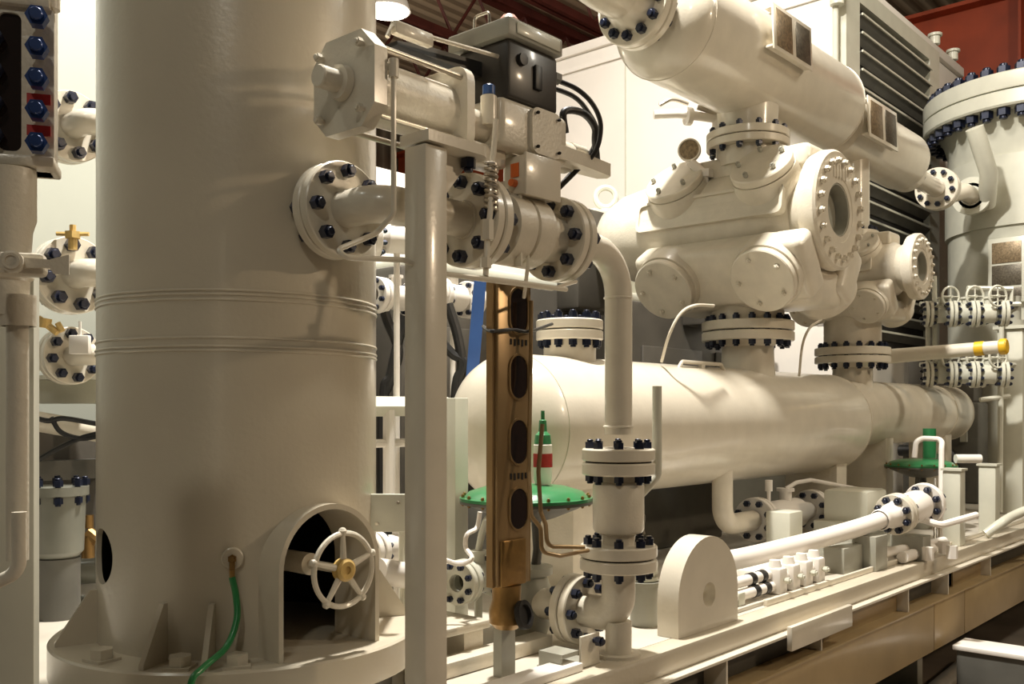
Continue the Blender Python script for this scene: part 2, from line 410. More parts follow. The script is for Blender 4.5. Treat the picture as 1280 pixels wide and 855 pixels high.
    t2 = thing('grounding_cable', 'green grounding cable hanging from brass lug on the pale tower', 'cable', p + d * .04 + V((0, 0, -.2)))
    q = p + d * .024
    mb = MB().hexa(q, d, .013, .008).cyl(q + d * .008, q + d * .02, .007, seg=12).box(q + d * .01 + V((0, 0, -.022)), (.016, .006, .03), (d.cross(UP), d, UP), .002).cyl(q + d * .012 + V((0, 0, -.03)), q + d * .012 + V((0, 0, -.062)), .0085, .0075, 12)
    part('lug', mb, BRASS, t2, 'brass cable lug')
    s = q + d * .012; r_ = V((SA, -CA, 0))
    pts = [s + V((0, 0, -.05)), s + r_ * .012 + V((0, 0, -.11)), s + r_ * .014 + V((0, 0, -.17)) + d * .02, s - r_ * .012 + d * .06 + V((0, 0, -.235)), s - r_ * .07 + d * .13 + V((0, 0, -.275)), s - r_ * .10 + d * .17 + V((0, 0, -.31)), s - r_ * .11 + d * .18 + V((0, 0, -.45))]
    part('sheath', MB().tube(spline(pts, 8), .0095, 12), CABLEG, t2)
    # handwheel valve inside skirt
    hv = thing('skirt_valve', 'handwheel valve on a pipe inside the arched tower skirt opening', 'valve', (1.80, 2.5, -.6))
    o = V((1.80, 2.255, -.467))
    part('stem_pipe', MB().cyl(o + V((0, .16, 0)), o + V((0, .55, 0)), .034, seg=24).cyl(o + V((0, .02, 0)), o + V((0, .165, 0)), .014, seg=16), PIPEP, hv)
    w = MB().bead(o, EY, .108, .0085, 48); d, u, v = frame(EY)
    for k in range(5):
        a = 2 * pi * k / 5 + .28
        e = u * math.cos(a) + v * math.sin(a); w.tube([o + e * .022, o + e * .108], [.011, .0075], 10); w.lathe([(-.012, 0), (-.008, .010), (.004, .013), (.012, .008), (.014, 0)], o + e * .112, e, 12)
    part('handwheel', w, CAST, hv, 'five-spoke handwheel')
    part('hub', MB().lathe([(-.02, .012), (-.02, .026), (-.014, .034), (.012, .034), (.02, .028), (.02, .012), (-.02, .012)], o, EY, 28).hexa(o + V((0, -.014, 0)), EY, .015, .02), GOLD, hv, 'yellow hub')
    part('far_pipe', MB().tube(fillet([o + V((0, .56, 0)), o + V((0, .75, 0))], .05), .026, 14), GREYP, hv)
tower()
#VALVELINE
YL, ZL, PR = 2.10, 0.60, 0.055
def valve_line():
    TX = T.x
    sp = thing('elbow_spool', 'short pale flanged elbow pipe between the tower nozzle and the valve', 'pipe', (TX, 2.2, ZL - .15))
    noz = thing('tower_nozzle', 'flanged nozzle stub welded to the right front of the pale tower', 'nozzle', (TX, 2.33, ZL - .15))
    part('neck', MB().cyl((TX, 2.42, ZL), (TX, 2.32, ZL), .07, seg=32), PIPEP, noz)
    joint(noz, sp, (TX, 2.285, ZL), -EY, .143, .032, PR, 8, .112, .0175, a0=.0)
    part('elbow', MB().tube(fillet([(TX, 2.255, ZL), (TX, YL, ZL), (2.155, YL, ZL)], .125, 12), PR, 28).bead((1.93, YL, ZL), EX, PR, .004), PIPEP, sp)
    va = thing('ball_valve', 'pale flanged ball valve in the high pipe just right of the square post', 'valve', (2.41, YL, ZL - .15))
    joint(sp, va, (2.185, YL, ZL), EX, .148, .036, PR, 8, .116, .0185, a0=.0, hub=.05, hubr=.08)
    part('body', MB().lathe([(.03, PR), (.03, .085), (.09, .085), (.10, .118), (.185, .118), (.188, .108), (.196, .108), (.2, .118), (.28, .118), (.29, .09), (.40, .085), (.40, PR)], (2.19, YL, ZL), EX, 40), CAST, va)
    part('stem', MB().cyl((2.38, YL, ZL + .1), (2.38, YL, ZL + .235), .03, seg=20).ring((2.38, YL, ZL + .13), UP, .06, .02, .02), CAST, va)
    dn = thing('downpipe', 'pale pipe elbowing down from the valve to the stacked flanges', 'pipe', (2.985, YL, -.14))
    joint(va, dn, (2.62, YL, ZL), EX, .146, .036, PR, 8, .115, .0185, a0=.0, hub=.04, hubr=.08)
    part('pipe', MB().tube(fillet([(2.655, YL, ZL), (2.985, YL, ZL), (2.985, YL, -.085)], .17, 14), .052, 32).bead((2.985, YL, .43), UP, .0525, .004).bead((2.985, YL, -.055), UP, .0535, .005), PIPEP, dn)
    # lower stack
    ck = thing('check_valve', 'short pale check valve clamped between two flange pairs above the deck', 'valve', (2.985, YL, -.46))
    C0 = V((2.985, YL, 0))
    joint(dn, ck, C0 + UP * -.187, -UP, .138, .047, .05, 8, .107, .0165, hub=.055, hubr=.075, a0=.2)
    part('body', MB().lathe([(-.235, .05), (-.235, .062), (-.262, .07), (-.272, .094), (-.278, .097), (-.44, .097), (-.452, .09), (-.462, .065), (-.50, .06), (-.50, .04)], C0, UP, 44), CAST, ck)
    # lever behind
    b = C0 + V((.165, -.065, -.245))
    part('bleed_lever', MB().tube(fillet([C0 + V((.08, -.02, -.335)), b + V((-.03, .02, -.04)), b, b + V((0, 0, .345))], .03), .0185, 14), PALE, ck)
    part('bleed_tube', MB().tube(spline([C0 + V((.095, -.02, -.38)), C0 + V((.125, -.03, -.40)), C0 + V((.118, -.03, -.44)), C0 + V((.125, -.03, -.47))], 5), .007, 8), STEEL, ck)
    bt = thing('bottom_elbow', 'pale flanged elbow standing on a stub leg on the deck beside the lifting lug', 'pipe', (2.985, YL, DECK))
    joint(ck, bt, C0 + UP * -.548, -UP, .146, .045, .05, 8, .114, .0165, hub=.05, hubr=.072, a0=.2)
    part('elbow', MB().tube(fillet([C0 + UP * -.59, C0 + UP * -.77, C0 + V((0, .165, -.77))], .14, 12), .064, 28), CAST, bt)
    part('stub_leg', MB().cyl(C0 + UP * -.79, C0 + UP * (DECK + .012), .05, seg=28).cyl(C0 + UP * DECK, C0 + UP * (DECK + .012), .085, seg=28), CAST, bt)
    # control valve beyond, with green diaphragm
    cv = control_valve('green_control_valve', 'green diaphragm control valve behind the slotted tan gauge, nearest of two green ones', V((2.985, 2.56, -.77)), -.36, .272)
    joint(bt, cv, V((2.985, 2.295, -.77)), EY, .135, .036, .05, 8, .106, .0165, a0=.0, hub=.03, hubr=.07)
    part('inlet', MB().cyl((2.985, 2.33, -.77), (2.985, 2.5, -.77), .062, seg=24), CAST, cv)
def control_valve(name, label, o, zd, R):
    t = thing(name, label, 'control valve', (o.x, o.y, DECK))
    part('valve_body', MB().lathe([(-.149, 0), (-.149, .08), (-.10, .1), (-.05, .105), (.06, .1), (.1, .085), (.11, .11), (.14, .11), (.14, 0)], o, UP, 32), GREYP, t)
    yk = MB()
    for sgn in (-1, 1): yk.tube([o + V((sgn * .06, 0, .12)), o + V((sgn * .075, 0, .2)), V((o.x + sgn * .06, o.y, zd - .05))], .02, 10)
    yk.cyl(o + UP * .13, V((o.x, o.y, zd - .03)), .012, seg=10); part('yoke', yk, DKGREY, t)
    z = V((o.x, o.y, zd))
    part('lower_casing', MB().lathe([(-.085, 0), (-.085, .07), (-.07, .12), (-.03, R * .8), (-.012, R * .9), (-.012, R), (-.001, R), (-.001, 0)], z, UP, 56), DKGREY, t)
    up = part('upper_casing', MB().lathe([(.0, 0), (.0, R), (.012, R), (.014, R * .93), (.035, R * .86), (.055, R * .62), (.062, R * .3), (.065, 0)], z, UP, 56), GREEN, t, 'green diaphragm dome')
    bolts(up, z + UP * .003, UP, R * .955, 18, .0075, .022, BRASS, 'casing_bolt')
    return t
valve_line()
#POST
def post_actuator():
    t = thing('square_post', 'tall square pale steel post in front of the valve, standing on the deck edge', 'post', (1.833, 1.94, DECK))
    part('tube', MB().bx((1.791, 1.895, DECK), (1.876, 1.98, .73), .006), PIPEP, t)
    part('foot_plate', MB().bx((1.74, 1.85, DECK + .0005), (1.93, 2.03, DECK + .014)), PIPEP, t)
    # bracket arm with rounded end
    pts = arc(12, -pi / 2, pi / 2, .058, .205, .0) + [(0.0, .058), (.0, -.058)]
    arm = part('arm_plate', MB().prism(pts, (1.791, 1.94, .735), EX, EY, UP, .03), PIPEP, t)
    part('arm_web', MB().prism([(0, 0), (.15, 0), (.02, -.15), (0, -.17)], (1.8765, 1.955, .7345), EX, UP, EY, .014), PIPEP, t)
    bolt_at(arm, (2.0, 1.935, .748), -UP, .022, .03)
    # ---------------- actuator
    a = thing('valve_actuator', 'pale pneumatic piston actuator with tie rods on top of the ball valve', 'actuator', (2.3, YL, .80))
    ZA = .905
    def oct_(h, ch): return [(h, h-ch), (h-ch, h), (-h+ch, h), (-h, h-ch), (-h, -h+ch), (-h+ch, -h), (h-ch, -h), (h, -h+ch)]
    ep = part('end_plate', MB().prism(oct_(.132, .055), (1.675, YL, ZA), EY, UP, EX, .045), CAST, a)
    for sy in (-1, 1):
        for sz in (-1, 1): bolt_at(ep, (1.675 + .0, YL + sy * .088, ZA + sz * .088), -EX, .012, .02, CAST)
    part('rod_boss', MB().lathe([(0, 0), (0, .028), (.004, .031), (.062, .031), (.064, .047), (.085, .05), (.085, 0)], (1.588, YL, ZA), EX, 28), CAST, a)
    part('cylinder', MB().cyl((1.7205, YL, ZA), (2.045, YL, ZA), .089, seg=44), CAST, a)
    part('rear_plate', MB().prism(rrect(.235, .26, .05), (2.045, YL, ZA), EY, UP, EX, .032), CAST, a)
    for sy in (-1, 1):
        for sz in (-1, 1):
            part('tie_rod', MB().cyl((1.721, YL + sy * .09, ZA + sz * .094), (2.09, YL + sy * .09, ZA + sz * .094), .0085, seg=12), STEEL, a)
    hs = part('housing', MB().box((2.40, YL, ZA + .01), (.34, .17, .16), None, .02, 3).cyl((2.078, YL, ZA), (2.24, YL, ZA), .05, seg=28).cyl((2.57, YL, ZA - .01), (2.66, YL, ZA - .01), .055, seg=28), CAST, a)
    part('housing_cover', MB().prism(rrect(.15, .15, .03), (2.44, YL - .0855, ZA + .01), EX, UP, -EY, .014), CAST, a)
    for sx in (-.055, .055):
        for sz in (-.055, .055): bolt_at(hs, (2.44 + sx, YL - .099, ZA + .01 + sz), -EY, .0055, .008, VOID)
    part('gland', MB().cyl((2.205, YL - .055, ZA - .01), (2.205, YL - .055, ZA + .085), .026, seg=20, ch=.003), CAST, a)
    part('gland_cap', MB().cyl((2.205, YL - .055, ZA + .0855), (2.205, YL - .055, ZA + .118), .02, seg=16, ch=.003), BLUE, a, 'blue cap')
    # spring can stop: tapering flat bar pointing right
    part('stop_bar', MB().prism([(0, .05), (.12, .05), (.33, .03), (.35, 0), (.33, -.03), (.12, -.05), (0, -.05)], (2.50, YL - .045, ZA - .055), EX, EY, UP, .045), CAST, a)
    part('stop_screw', MB().cyl((2.6605, YL - .02, ZA + .018), (2.74, YL - .02, ZA + .018), .024, seg=16).hexa((2.74, YL - .02, ZA + .018), EX, .02, .02), CAST, a)
    part('yoke_base', MB().bx((2.31, YL - .06, ZL + .236), (2.48, YL + .06, ZA - .071), .008), CAST, a)
    # lower pilot body under housing, beside post arm
    part('pilot_block', MB().bx((2.10, YL - .045, ZA - .125), (2.30, YL + .05, ZA - .06), .01), CAST, a)
    # ---------------- positioner (dark box on top)
    p = thing('valve_positioner', 'dark grey valve positioner box with lid on top of the pale actuator', 'positioner', (2.38, 2.1, ZA + .095))
    x0, x1, y0, y1 = 2.258, 2.52, 2.01, 2.24
    part('case', MB().bx((x0 + .006, y0 + .006, ZA + .092), (x1 - .006, y1, 1.185), .012), SOOT, p)
    part('lid', MB().bx((x0 - .012, y0 - .012, 1.186), (x1, y1 + .03, 1.245), .008), GREYP, p, 'grey lid')
    part('lid_window', MB().bx((x0 + .025, y0 - .017, 1.197), (x1 - .02, y0 - .0125, 1.234), .003), PALE, p)
    part('indicator', MB().lathe([(0, 0), (0, .032), (.025, .032), (.04, .02), (.042, 0)], (x0 + .07, y0 + .06, 1.2455), UP, 24), PINK, p, 'faded pink position indicator')
    part('grab_loop', MB().tube(fillet([(x0 + .02, y0 + .10, 1.24), (x0 + .02, y0 + .10, 1.295), (x0 + .02, y0 + .165, 1.295), (x0 + .02, y0 + .165, 1.24)], .015), .005, 8), STEEL, p)
    for dy in (.03, .1): part('conduit_port', MB().hexa((x1 - .006, y0 + dy, 1.13), EX, .022, .03), DKGREY, p)
    part('front_boss', MB().lathe([(0, .0), (0, .02), (.012, .02), (.014, 0)], (x0 + .07, y0 + .006, 1.13), -EY, 20), BLACK, p)
    part('front_slot', MB().bx((x0 + .13, y0 - .004, 1.05), (x0 + .165, y0 + .0055, 1.13), .004), BLACK, p)
    part('terminal_box', MB().bx((x0 + .03, y0 + .02, ZA + .0921), (x0 + .2, y1 - .03, ZA + .0925 + .001)), BLACK, p)
    # long dark mounting bracket towards the end plate
    part('mounting_arm', MB().prism([(0, 0), (.40, 0), (.40, .05), (.12, .03), (0, .012)], (1.90, 2.13, 1.085), EX, UP, EY, .07), BLACK, p, 'black mounting arm')
    part('link_rod', MB().tube([(1.80, 2.06, 1.06), (1.815, 2.06, 1.095), (2.28, 2.06, 1.135)], .007, 8).bx((1.82, 2.045, 1.075), (1.97, 2.075, 1.115), .008), CAST, p)
    # junction box
    j = thing('junction_box', 'small cream junction box hung in front of the actuator, above the valve flange', 'junction box', (2.41, 2.04, .69))
    part('case', MB().bx((2.322, 2.0, .70), (2.493, 2.085, .825), .006), PIPEP, j)
    part('lid', MB().bx((2.318, 1.988, .694), (2.497, 2.0, .831), .004), PIPEP, j)
    part('warning_lens', MB().bx((2.3185, 2.02, .755), (2.3215, 2.055, .80), .001).cyl((2.3215, 2.037, .735), (2.300, 2.037, .735), .012, seg=14), ORANGE, j, 'orange lens')
    part('hanger', MB().bx((2.36, 2.03, .8255), (2.38, 2.07, .845)), PIPEP, j); part('strap', MB().bx((2.33, 2.02, .47), (2.338, 2.05, .6995)), PIPEP, j)
    # hoses
    r = .0085
    for lab, pts in (('black cable arching from positioner box down behind the junction box, outer one', [(2.53, 2.05, 1.13), PY(722, 112, 2.0), PY(742, 132, 1.98), PY(751, 158, 1.98), PY(744, 190, 2.0), PY(722, 212, 2.06), PY(698, 236, 2.1)]),
                     ('black cable arching from positioner box, running just inside the outer one', [(2.53, 2.12, 1.13), PY(716, 120, 2.06), PY(737, 143, 2.04), PY(746, 165, 2.04), PY(738, 192, 2.06), PY(715, 216, 2.1), PY(694, 240, 2.13)]),
                     ('short black hose looping from the actuator housing side to the stop bar', [(2.585, 2.04, .955), PY(705, 140, 2.03), PY(728, 141, 2.02), PY(743, 158, 2.02), PY(744, 178, 2.03), (2.80, 2.06, .87)])):
        solo('flexible_hose', MB().tube(spline(pts, 8), r if 'short' not in lab else .013, 12), BLACK, lab, 'hose', 'black hoses at the positioner')
    # pneumatic tubing
    e0 = V((1.735, YL - .14, ZA + .03))
    tb = thing('air_tube', 'thin pale air tube dropping from the actuator end plate to the valve flange', 'tube', e0 + V((0, 0, -.5)))
    pts = [e0 + V((-.0, .05, 0)), e0, e0 + V((0, 0, -.1)), e0 + V((0, 0, -.40)), PY(470, 292, 2.0), PY(422, 312, 1.98), PY(432, 322, 1.96), PY(505, 325, 1.95), PY(540, 341, 1.94), PY(640, 352, 1.94), PY(708, 362, 1.94)]
    part('tube', MB().tube(fillet(pts, .03, 5), .0075, 10), PIPEP, tb)
    part('fitting', MB().hexa(e0 + V((0, .04, 0)), -EY, .017, .03).cyl(e0 + V((0, 0, -.03)), e0 + V((0, 0, .02)), .014, seg=12), PIPEP, tb)
    s0 = PY(614, 210, 1.97)
    st = thing('coiled_tube', 'vertical tube wrapped by a tight coil in front of the valve, beside the junction box', 'tube', s0 + V((0, 0, -.25)))
    part('tube', MB().tube([PY(620, 150, 1.985), PY(617, 190, 1.975), s0, PY(613, 262, 1.96), PY(609, 300, 1.95), PY(607, 345, 1.94)], .009, 10), PIPEP, st)
    co_ = [s0 + V((.0165 * math.cos(a), .0165 * math.sin(a), .02 - a * .0026)) for a in [k * .45 for k in range(int(2 * pi * 9 / .45))]]
    part('coil', MB().tube(co_, .0065, 8), STEEL, st)
    part('fitting', MB().hexa(PY(609, 300, 1.95), UP, .02, .06), PIPEP, st); part('fitting', MB().hexa(PY(607, 335, 1.94), UP, .017, .03), PIPEP, st)
    for k, (pts, lab) in enumerate((
        ([PY(520, 338, 1.96), PY(600, 349, 1.98), PY(690, 361, 2.0), PY(720, 352, 2.05)], 'thin pale tube passing under the high valve flanges'),
        ([PY(655, 372, 2.1), PY(660, 330, 2.03), PY(657, 250, 2.03)], 'thin upright tube between valve body and junction box'))):
        solo('air_tube', MB().tube(fillet(pts, .02), .0065, 10), PIPEP, lab, 'tube')
post_actuator()
#GAUGE
def slotted_gauge():
    x0, x1, y0 = 2.415, 2.585, 2.2
    g = thing('level_gauge', 'upright tan metal level gauge with dark oval slots, under the high valve', 'level gauge', (2.5, 2.23, -.85))
    z1, z0 = .445, -.60
    sl = [(.445 - .02 - .0, .29), ]
    slots = [(360, 416), (444, 498), (525, 580), (611, 662)]
    part('housing', MB().bx((x0, y0, z0), (x1, y0 + .05, z1), .008), TANM, g)
    part('side_rail', MB().bx((x0 - .012, y0 + .012, z0), (x0 - .0005, y0 + .04, z1)).bx((x1 + .0005, y0 + .01, z0), (x1 + .016, y0 + .04, z1)), TANM, g)
    for a, b in slots:
        za = (515 - a) / 1200 * 3.33; zb = (515 - b) / 1200 * 3.33; h = za - zb; w = .09
        st = arc(10, 0, pi, w / 2, 0, h / 2 - w / 2) + arc(10, pi, 2 * pi, w / 2, 0, -h / 2 + w / 2)
        so = arc(10, 0, pi, w / 2 + .007, 0, h / 2 - w / 2) + arc(10, pi, 2 * pi, w / 2 + .007, 0, -h / 2 + w / 2)
        c = V((x0 + .108, y0, (za + zb) / 2))
        f = part('slot_frame', MB().holed(so, st, c, EX, UP, -EY, .006), TANM, g)
        part('sight_glass', MB().prism(st, c + V((0, -.0002, 0)), EX, UP, -EY, .002), GLASS, f, 'dark sight glass')
    mk = MB()
    for py in (428, 596):
        zz = (515 - py) / 1200 * 3.33
        for k in range(5): mk.bx((x0 + .065 + k * .02, y0 - .003, zz - (.012 if k % 2 else .008)), (x0 + .073 + k * .02, y0 - .0005, zz + .012))
    part('scale_mark', mk, VOID, g)
    part('lower_cover', MB().bx((x0 + .01, y0 - .012, -.60), (x1 - .03, y0 - .0005, -.44), .006), BRASS, g, 'brassy lower cover')
    part('drain_cup', MB().lathe([(0, .0), (0, .052), (-.05, .05), (-.085, .062), (-.13, .06), (-.15, .04), (-.15, 0)], (2.49, y0 + .025, -.601), UP, 28), BRASS, g)
    part('cup_mouth', MB().lathe([(0, .036), (0, .05), (.02, .05), (.02, .036), (0, .036)], (2.50, y0 - .035, -.70), V((.25, -1, .25)), 24).lathe([(.002, .0), (.002, .036), (.006, .036), (.006, 0)], (2.50, y0 - .035, -.70), V((.25, -1, .25)), 24), VOID, g)
    part('support_leg', MB().bx((2.46, y0 + .02, DECK), (2.53, y0 + .06, -.7515)), GREYP, g)
    # copper-coloured tubing in front, two runs
    for k, (pts, lab) in enumerate((
        ([PY(664, 376, 2.16), PY(663, 470, 2.16), PY(661, 590, 2.13), PY(664, 645, 2.10), PY(676, 660, 2.08), PY(677, 690, 2.07), PY(700, 695, 2.05), PY(735, 688, 2.06)], 'bent tan tube running down right beside the slotted gauge'),
        ([PY(678, 530, 2.12), PY(673, 590, 2.12), PY(676, 640, 2.11), PY(682, 655, 2.09), PY(684, 683, 2.07), PY(730, 684, 2.04)], 'second bent tan tube beside the first, ending at the lower flange'))):
        solo('bent_tube', MB().tube(fillet(pts, .025, 5), .0075, 10), TANM, lab, 'tube', 'bent tubes beside the slotted gauge')
    # clip cable around gauge
    solo('cable', MB().tube(spline([PY(604, 408, 2.35), PY(614, 414, 2.19), PY(640, 412, 2.185), PY(662, 414, 2.18), PY(690, 405, 2.35)], 6), .006, 8), BLACK, 'thin black cable strapped across the top of the slotted gauge', 'cable')
    # regulator on the green dome
    o = V((3.02, 2.50, -.36 + .0655)); 
    r = thing('filter_regulator', 'small white and green regulator standing on the nearer green dome', 'regulator', o)
    part('bowl', MB().lathe([(0, 0), (0, .03), (.02, .038), (.16, .038), (.165, .032), (.165, 0)], o, UP, 24), WHITE, r)
    part('label_band', MB().lathe([(.07, .0385), (.07, .0395), (.125, .0395), (.125, .0385)], o, UP, 24), RED, r, 'reddish label band')
    part('bonnet', MB().lathe([(.1655, 0), (.1655, .036), (.20, .032), (.215, .018), (.26, .015), (.265, .008), (.30, .008), (.30, 0)], o, UP, 20), GREEN, r, 'green bonnet')
slotted_gauge()
#LUG
def deck_front():
    a = PY(852, 790, 2.05).x; b = PY(926, 770, 2.05).x; R = (b - a) / 2; cx = (a + b) / 2
    top = (515 - 671) / 1200 * (cx * CA + 2.05 * SA); zc = top - R
    n = 40
    inn = [(0 + .052 * math.cos(2 * pi * i / n), .052 * math.sin(2 * pi * i / n) + zc + .0 - DECK) for i in range(n)]
    out = []
    for i in range(n):
        A = 2 * pi * i / n; cs, sn = math.cos(A), math.sin(A)
        if sn >= 0: out.append((R * cs, R * sn + zc - DECK))
        else:
            k = min(R / abs(cs) if abs(cs) > 1e-6 else 9, (zc - DECK) / abs(sn)); out.append((k * cs, k * sn + zc - DECK))
    # snap nearest to bottom corners
    for sx in (-1, 1):
        j = min(range(n), key=lambda i: (out[i][0] - sx * R) ** 2 + out[i][1] ** 2); out[j] = (sx * R, 0)
    solo('lifting_lug', MB().holed(out, inn, (cx, 2.065, DECK + .001), EX, UP, EY, .10), PIPEP, 'thick round-topped pale lifting lug plate with one hole on the skid edge', 'lifting lug')
    # little angle clip by the elbow foot
    p = PZ(728, 836, DECK)
    t = thing('angle_clip', 'small pale steel angle bracket on the deck in front of the bottom elbow', 'bracket', p)
    x, y = p.x, p.y
    part('upright', MB().bx((x - .005, y, DECK + .0005), (x + .105, y + .012, DECK + .115), .003), CAST, t)
    part('seat', MB().bx((x - .10, y + .0125, DECK + .0005), (x + .105, y + .13, DECK + .012), .003).bx((x - .10, y + .0125, DECK + .05), (x - .006, y + .12, DECK + .065)).bx((x - .10, y + .02, DECK + .0125), (x - .09, y + .12, DECK + .05)), GREYP, t)
    bolt_at(t, (x + .07, y - .002, DECK + .09), -EY, .018, .022)
    # small pump behind elbow / lug: grey cylinder with ribs
    q = PY(805, 780, 2.32); q.z = DECK
    s = thing('ribbed_filter', 'small grey ribbed canister on the deck between bottom elbow and lifting lug', 'canister', q)
    part('body', MB().cyl(q, q + UP * .17, .06, seg=24).cyl(q + UP * .17, q + UP * .19, .075, seg=24), GREYP, s)
    part('rib', MB().cyl(q + UP * .195, q + UP * .21, .06).cyl(q + UP * .225, q + UP * .24, .06).cyl(q + UP * .255, q + UP * .27, .06).cyl(q + UP * .19, q + UP * .285, .045), PALE, s)
deck_front()
#DRUMS
YD = 3.04
def head(t0, R, sgn, dep, n=8):   # elliptical head profile from rim to pole
    return [(t0 + sgn * dep * math.sin(a), R * math.cos(a)) for a in [pi / 2 * k / n for k in range(n + 1)]]
def drums():
    # --- lower large drum
    zb, R = -.08, .36; xa, xb = 3.43, 7.02
    t = thing('discharge_drum', 'large horizontal cream pressure drum lying under the front compressor cylinder', 'drum', (5.2, YD, zb - R))
    pr = head(xa, R, -1, .21)[::-1] + head(xb, R, 1, .20); pr[-1] = (pr[-1][0], 0); pr[0] = (pr[0][0], 0)
    part('shell', MB().lathe(pr, (0, YD, zb), EX, 80), PIPEP, t)
    [part('weld_bead', MB().bead((q, YD, zb), EX, R, .004, 80), PIPEP, t) for q in (xa, xb)]
    # nozzle with blind flange on left top
    nx = PY(712, 410, YD).x
    nz = part('top_nozzle', MB().cyl((nx, YD, .22), (nx, YD, .40), .135, seg=36), PIPEP, t)
    d_ = nx * CA + YD * SA
    fa = flange(t, (nx, YD, .365), UP, .172, .05, .1, PIPEP); flange(t, (nx, YD, .42), UP, .172, .05, .02, PIPEP, name='blind_flange')
    part('gasket', MB().ring((nx, YD, .4152), UP, .158, .05, .0046), VOID, t)
    bolts(fa, (nx, YD, .4175), UP, .142, 12, .02, .105)
    part('neck_flange', MB().ring((5.80, YD, .465), UP, .30, .15, .06, 56, .006), PIPEP, t)
    part('neck', MB().lathe([(.15, .19), (.3, .172), (.43, .168), (.47, .20), (.47, .15)], (5.80, YD, 0), UP, 44), PIPEP, t)
    # flat handle bracket on drum top
    q0, q1 = PY(848, 455, 2.92), PY(905, 460, 2.92)
    zt = zb + math.sqrt(R * R - .12 ** 2)
    part('tag_bracket', MB().tube(fillet([(q0.x, 2.92, zt - .01), (q0.x + .04, 2.92, zt + .03), (q1.x - .04, 2.92, zt + .03), (q1.x, 2.92, zt - .01)], .02), .012, 8).bx(((q0.x + q1.x) / 2 - .02, 2.91, zt - .005), ((q0.x + q1.x) / 2 + .02, 2.93, zt + .03)), PIPEP, t)
    # saddles
    for sx in (3.75, 6.86):
        part('saddle', MB().bx((sx - .09, YD - .2, DECK + .02), (sx + .09, YD + .2, zb - R + .07), .006).bx((sx - .14, YD - .3, DECK), (sx + .14, YD + .3, DECK + .02)), CAST, t)
    # drain leg down to the lever valve
    nx = 5.14; ny = 2.86
    part('drain_pipe', MB().tube(fillet([(nx, ny, zb - R + .1), (nx, ny, -.68), (5.52, ny, -.68)], .12, 8), .062, 24), CAST, t)
    # --- small drum
    zs, r = -.01, .262; xa, xb = 7.35, 9.85
    u = thing('small_drum', 'smaller cream drum continuing in line beyond the large horizontal drum', 'drum', (8.6, YD, zs - r))
    pr = [(7.222, 0), (7.222, r * .8)] + [(xa, r)] + head(xb, r, 1, .17); pr[-1] = (pr[-1][0], 0)
    part('shell', MB().lathe(pr, (0, YD, zs), EX, 64), PIPEP, u)
    [part('weld_bead', MB().bead((q, YD, zs), EX, r, .005, 64), PIPEP, u) for q in (9.35, 9.85)]
    part('neck_flange', MB().ring((7.55, YD, .385), UP, .29, .13, .055, 56, .006), PIPEP, u)
    part('neck', MB().lathe([(.15, .17), (.25, .155), (.35, .152), (.39, .19), (.39, .13)], (7.55, YD, 0), UP, 44), PIPEP, u)
    for sx in (7.9, 9.4):
        part('saddle', MB().bx((sx - .08, YD - .17, DECK + .02), (sx + .08, YD + .17, zs - r + .06), .006).bx((sx - .12, YD - .24, DECK), (sx + .12, YD + .24, DECK + .02)), CAST, u)
    # --- upper suction drum
    zu, RU = 2.28, .335; xa, xb = 4.80, 6.95
    w = thing('suction_drum', 'large cream drum overhead, bolted above the front compressor cylinder', 'drum', (5.9, YD, zu - RU))
    pr = head(xa, RU, -1, .19)[::-1] + head(xb, RU, 1, .14); pr[0] = (pr[0][0], 0); pr[-1] = (pr[-1][0], 0)
    part('shell', MB().lathe(pr, (0, YD, zu), EX, 80), PIPEP, w)
    [part('weld_bead', MB().bead((q, YD, zu), EX, RU, .004, 72), PIPEP, w) for q in (xa, xb)]
    part('end_nozzle', MB().cyl((4.56, YD, zu), (4.68, YD, zu), .15, .17, seg=36), PIPEP, w)
    ip = thing('inlet_pipe', 'flanged pale pipe leaving the overhead drum at the top of the picture', 'pipe', (4.0, YD, zu - .24))
    joint(ip, w, (4.50, YD, zu), EX, .235, .05, .11, 12, .185, .024, a0=.2)
    part('pipe', MB().tube(fillet([(4.45, YD, zu), (3.9, YD, zu), (3.9, YD + .4, zu + 1.6)], .25), .125, 32), PIPEP, ip)
    part('hub', MB().lathe([(0, .125), (.12, .16), (.12, .1)], (4.33, YD, zu), EX, 36), PIPEP, ip)
    part('neck', MB().cyl((5.80, YD, 1.83), (5.80, YD, zu - RU + .06), .19, .20, seg=40), PIPEP, w)
    part('neck_flange', MB().ring((5.80, YD, 1.79), UP, .27, .12, .05, 48, .005), PIPEP, w)
    nameplate(w, 966, 1014, 9, zu, RU)
    # upper small
    zv, rv = 2.215, .25; xa, xb = 7.15, 8.62
    x = thing('overhead_bottle', 'smaller cream drum continuing overhead beyond the large suction drum', 'drum', (7.9, YD, zv - rv))
    pr = [(7.092, 0), (7.092, rv * .7), (xa, rv)] + head(xb, rv, 1, .15); pr[-1] = (pr[-1][0], 0)
    part('shell', MB().lathe(pr, (0, YD, zv), EX, 64), PIPEP, x)
    nameplate(x, 1085, 1121, -2, zv, rv)
    part('neck', MB().cyl((7.55, YD, 1.42), (7.55, YD, zv - rv + .05), .13, seg=36), PIPEP, x)
    part('neck_flange', MB().ring((7.55, YD, 1.38), UP, .2, .1, .05, 44, .005), PIPEP, x)
    ze = 2.14
    part('end_pipe', MB().cyl((8.7, YD, ze), (9.56, YD, ze), .085, seg=28), PIPEP, x)
    fl = part('end_collar', MB().cyl((8.66, YD, ze), (8.80, YD, ze), .17, seg=36, ch=.01), PIPEP, x)
    bolts(fl, (8.735, YD, ze), EX, .135, 8, .02, .14, one=False)
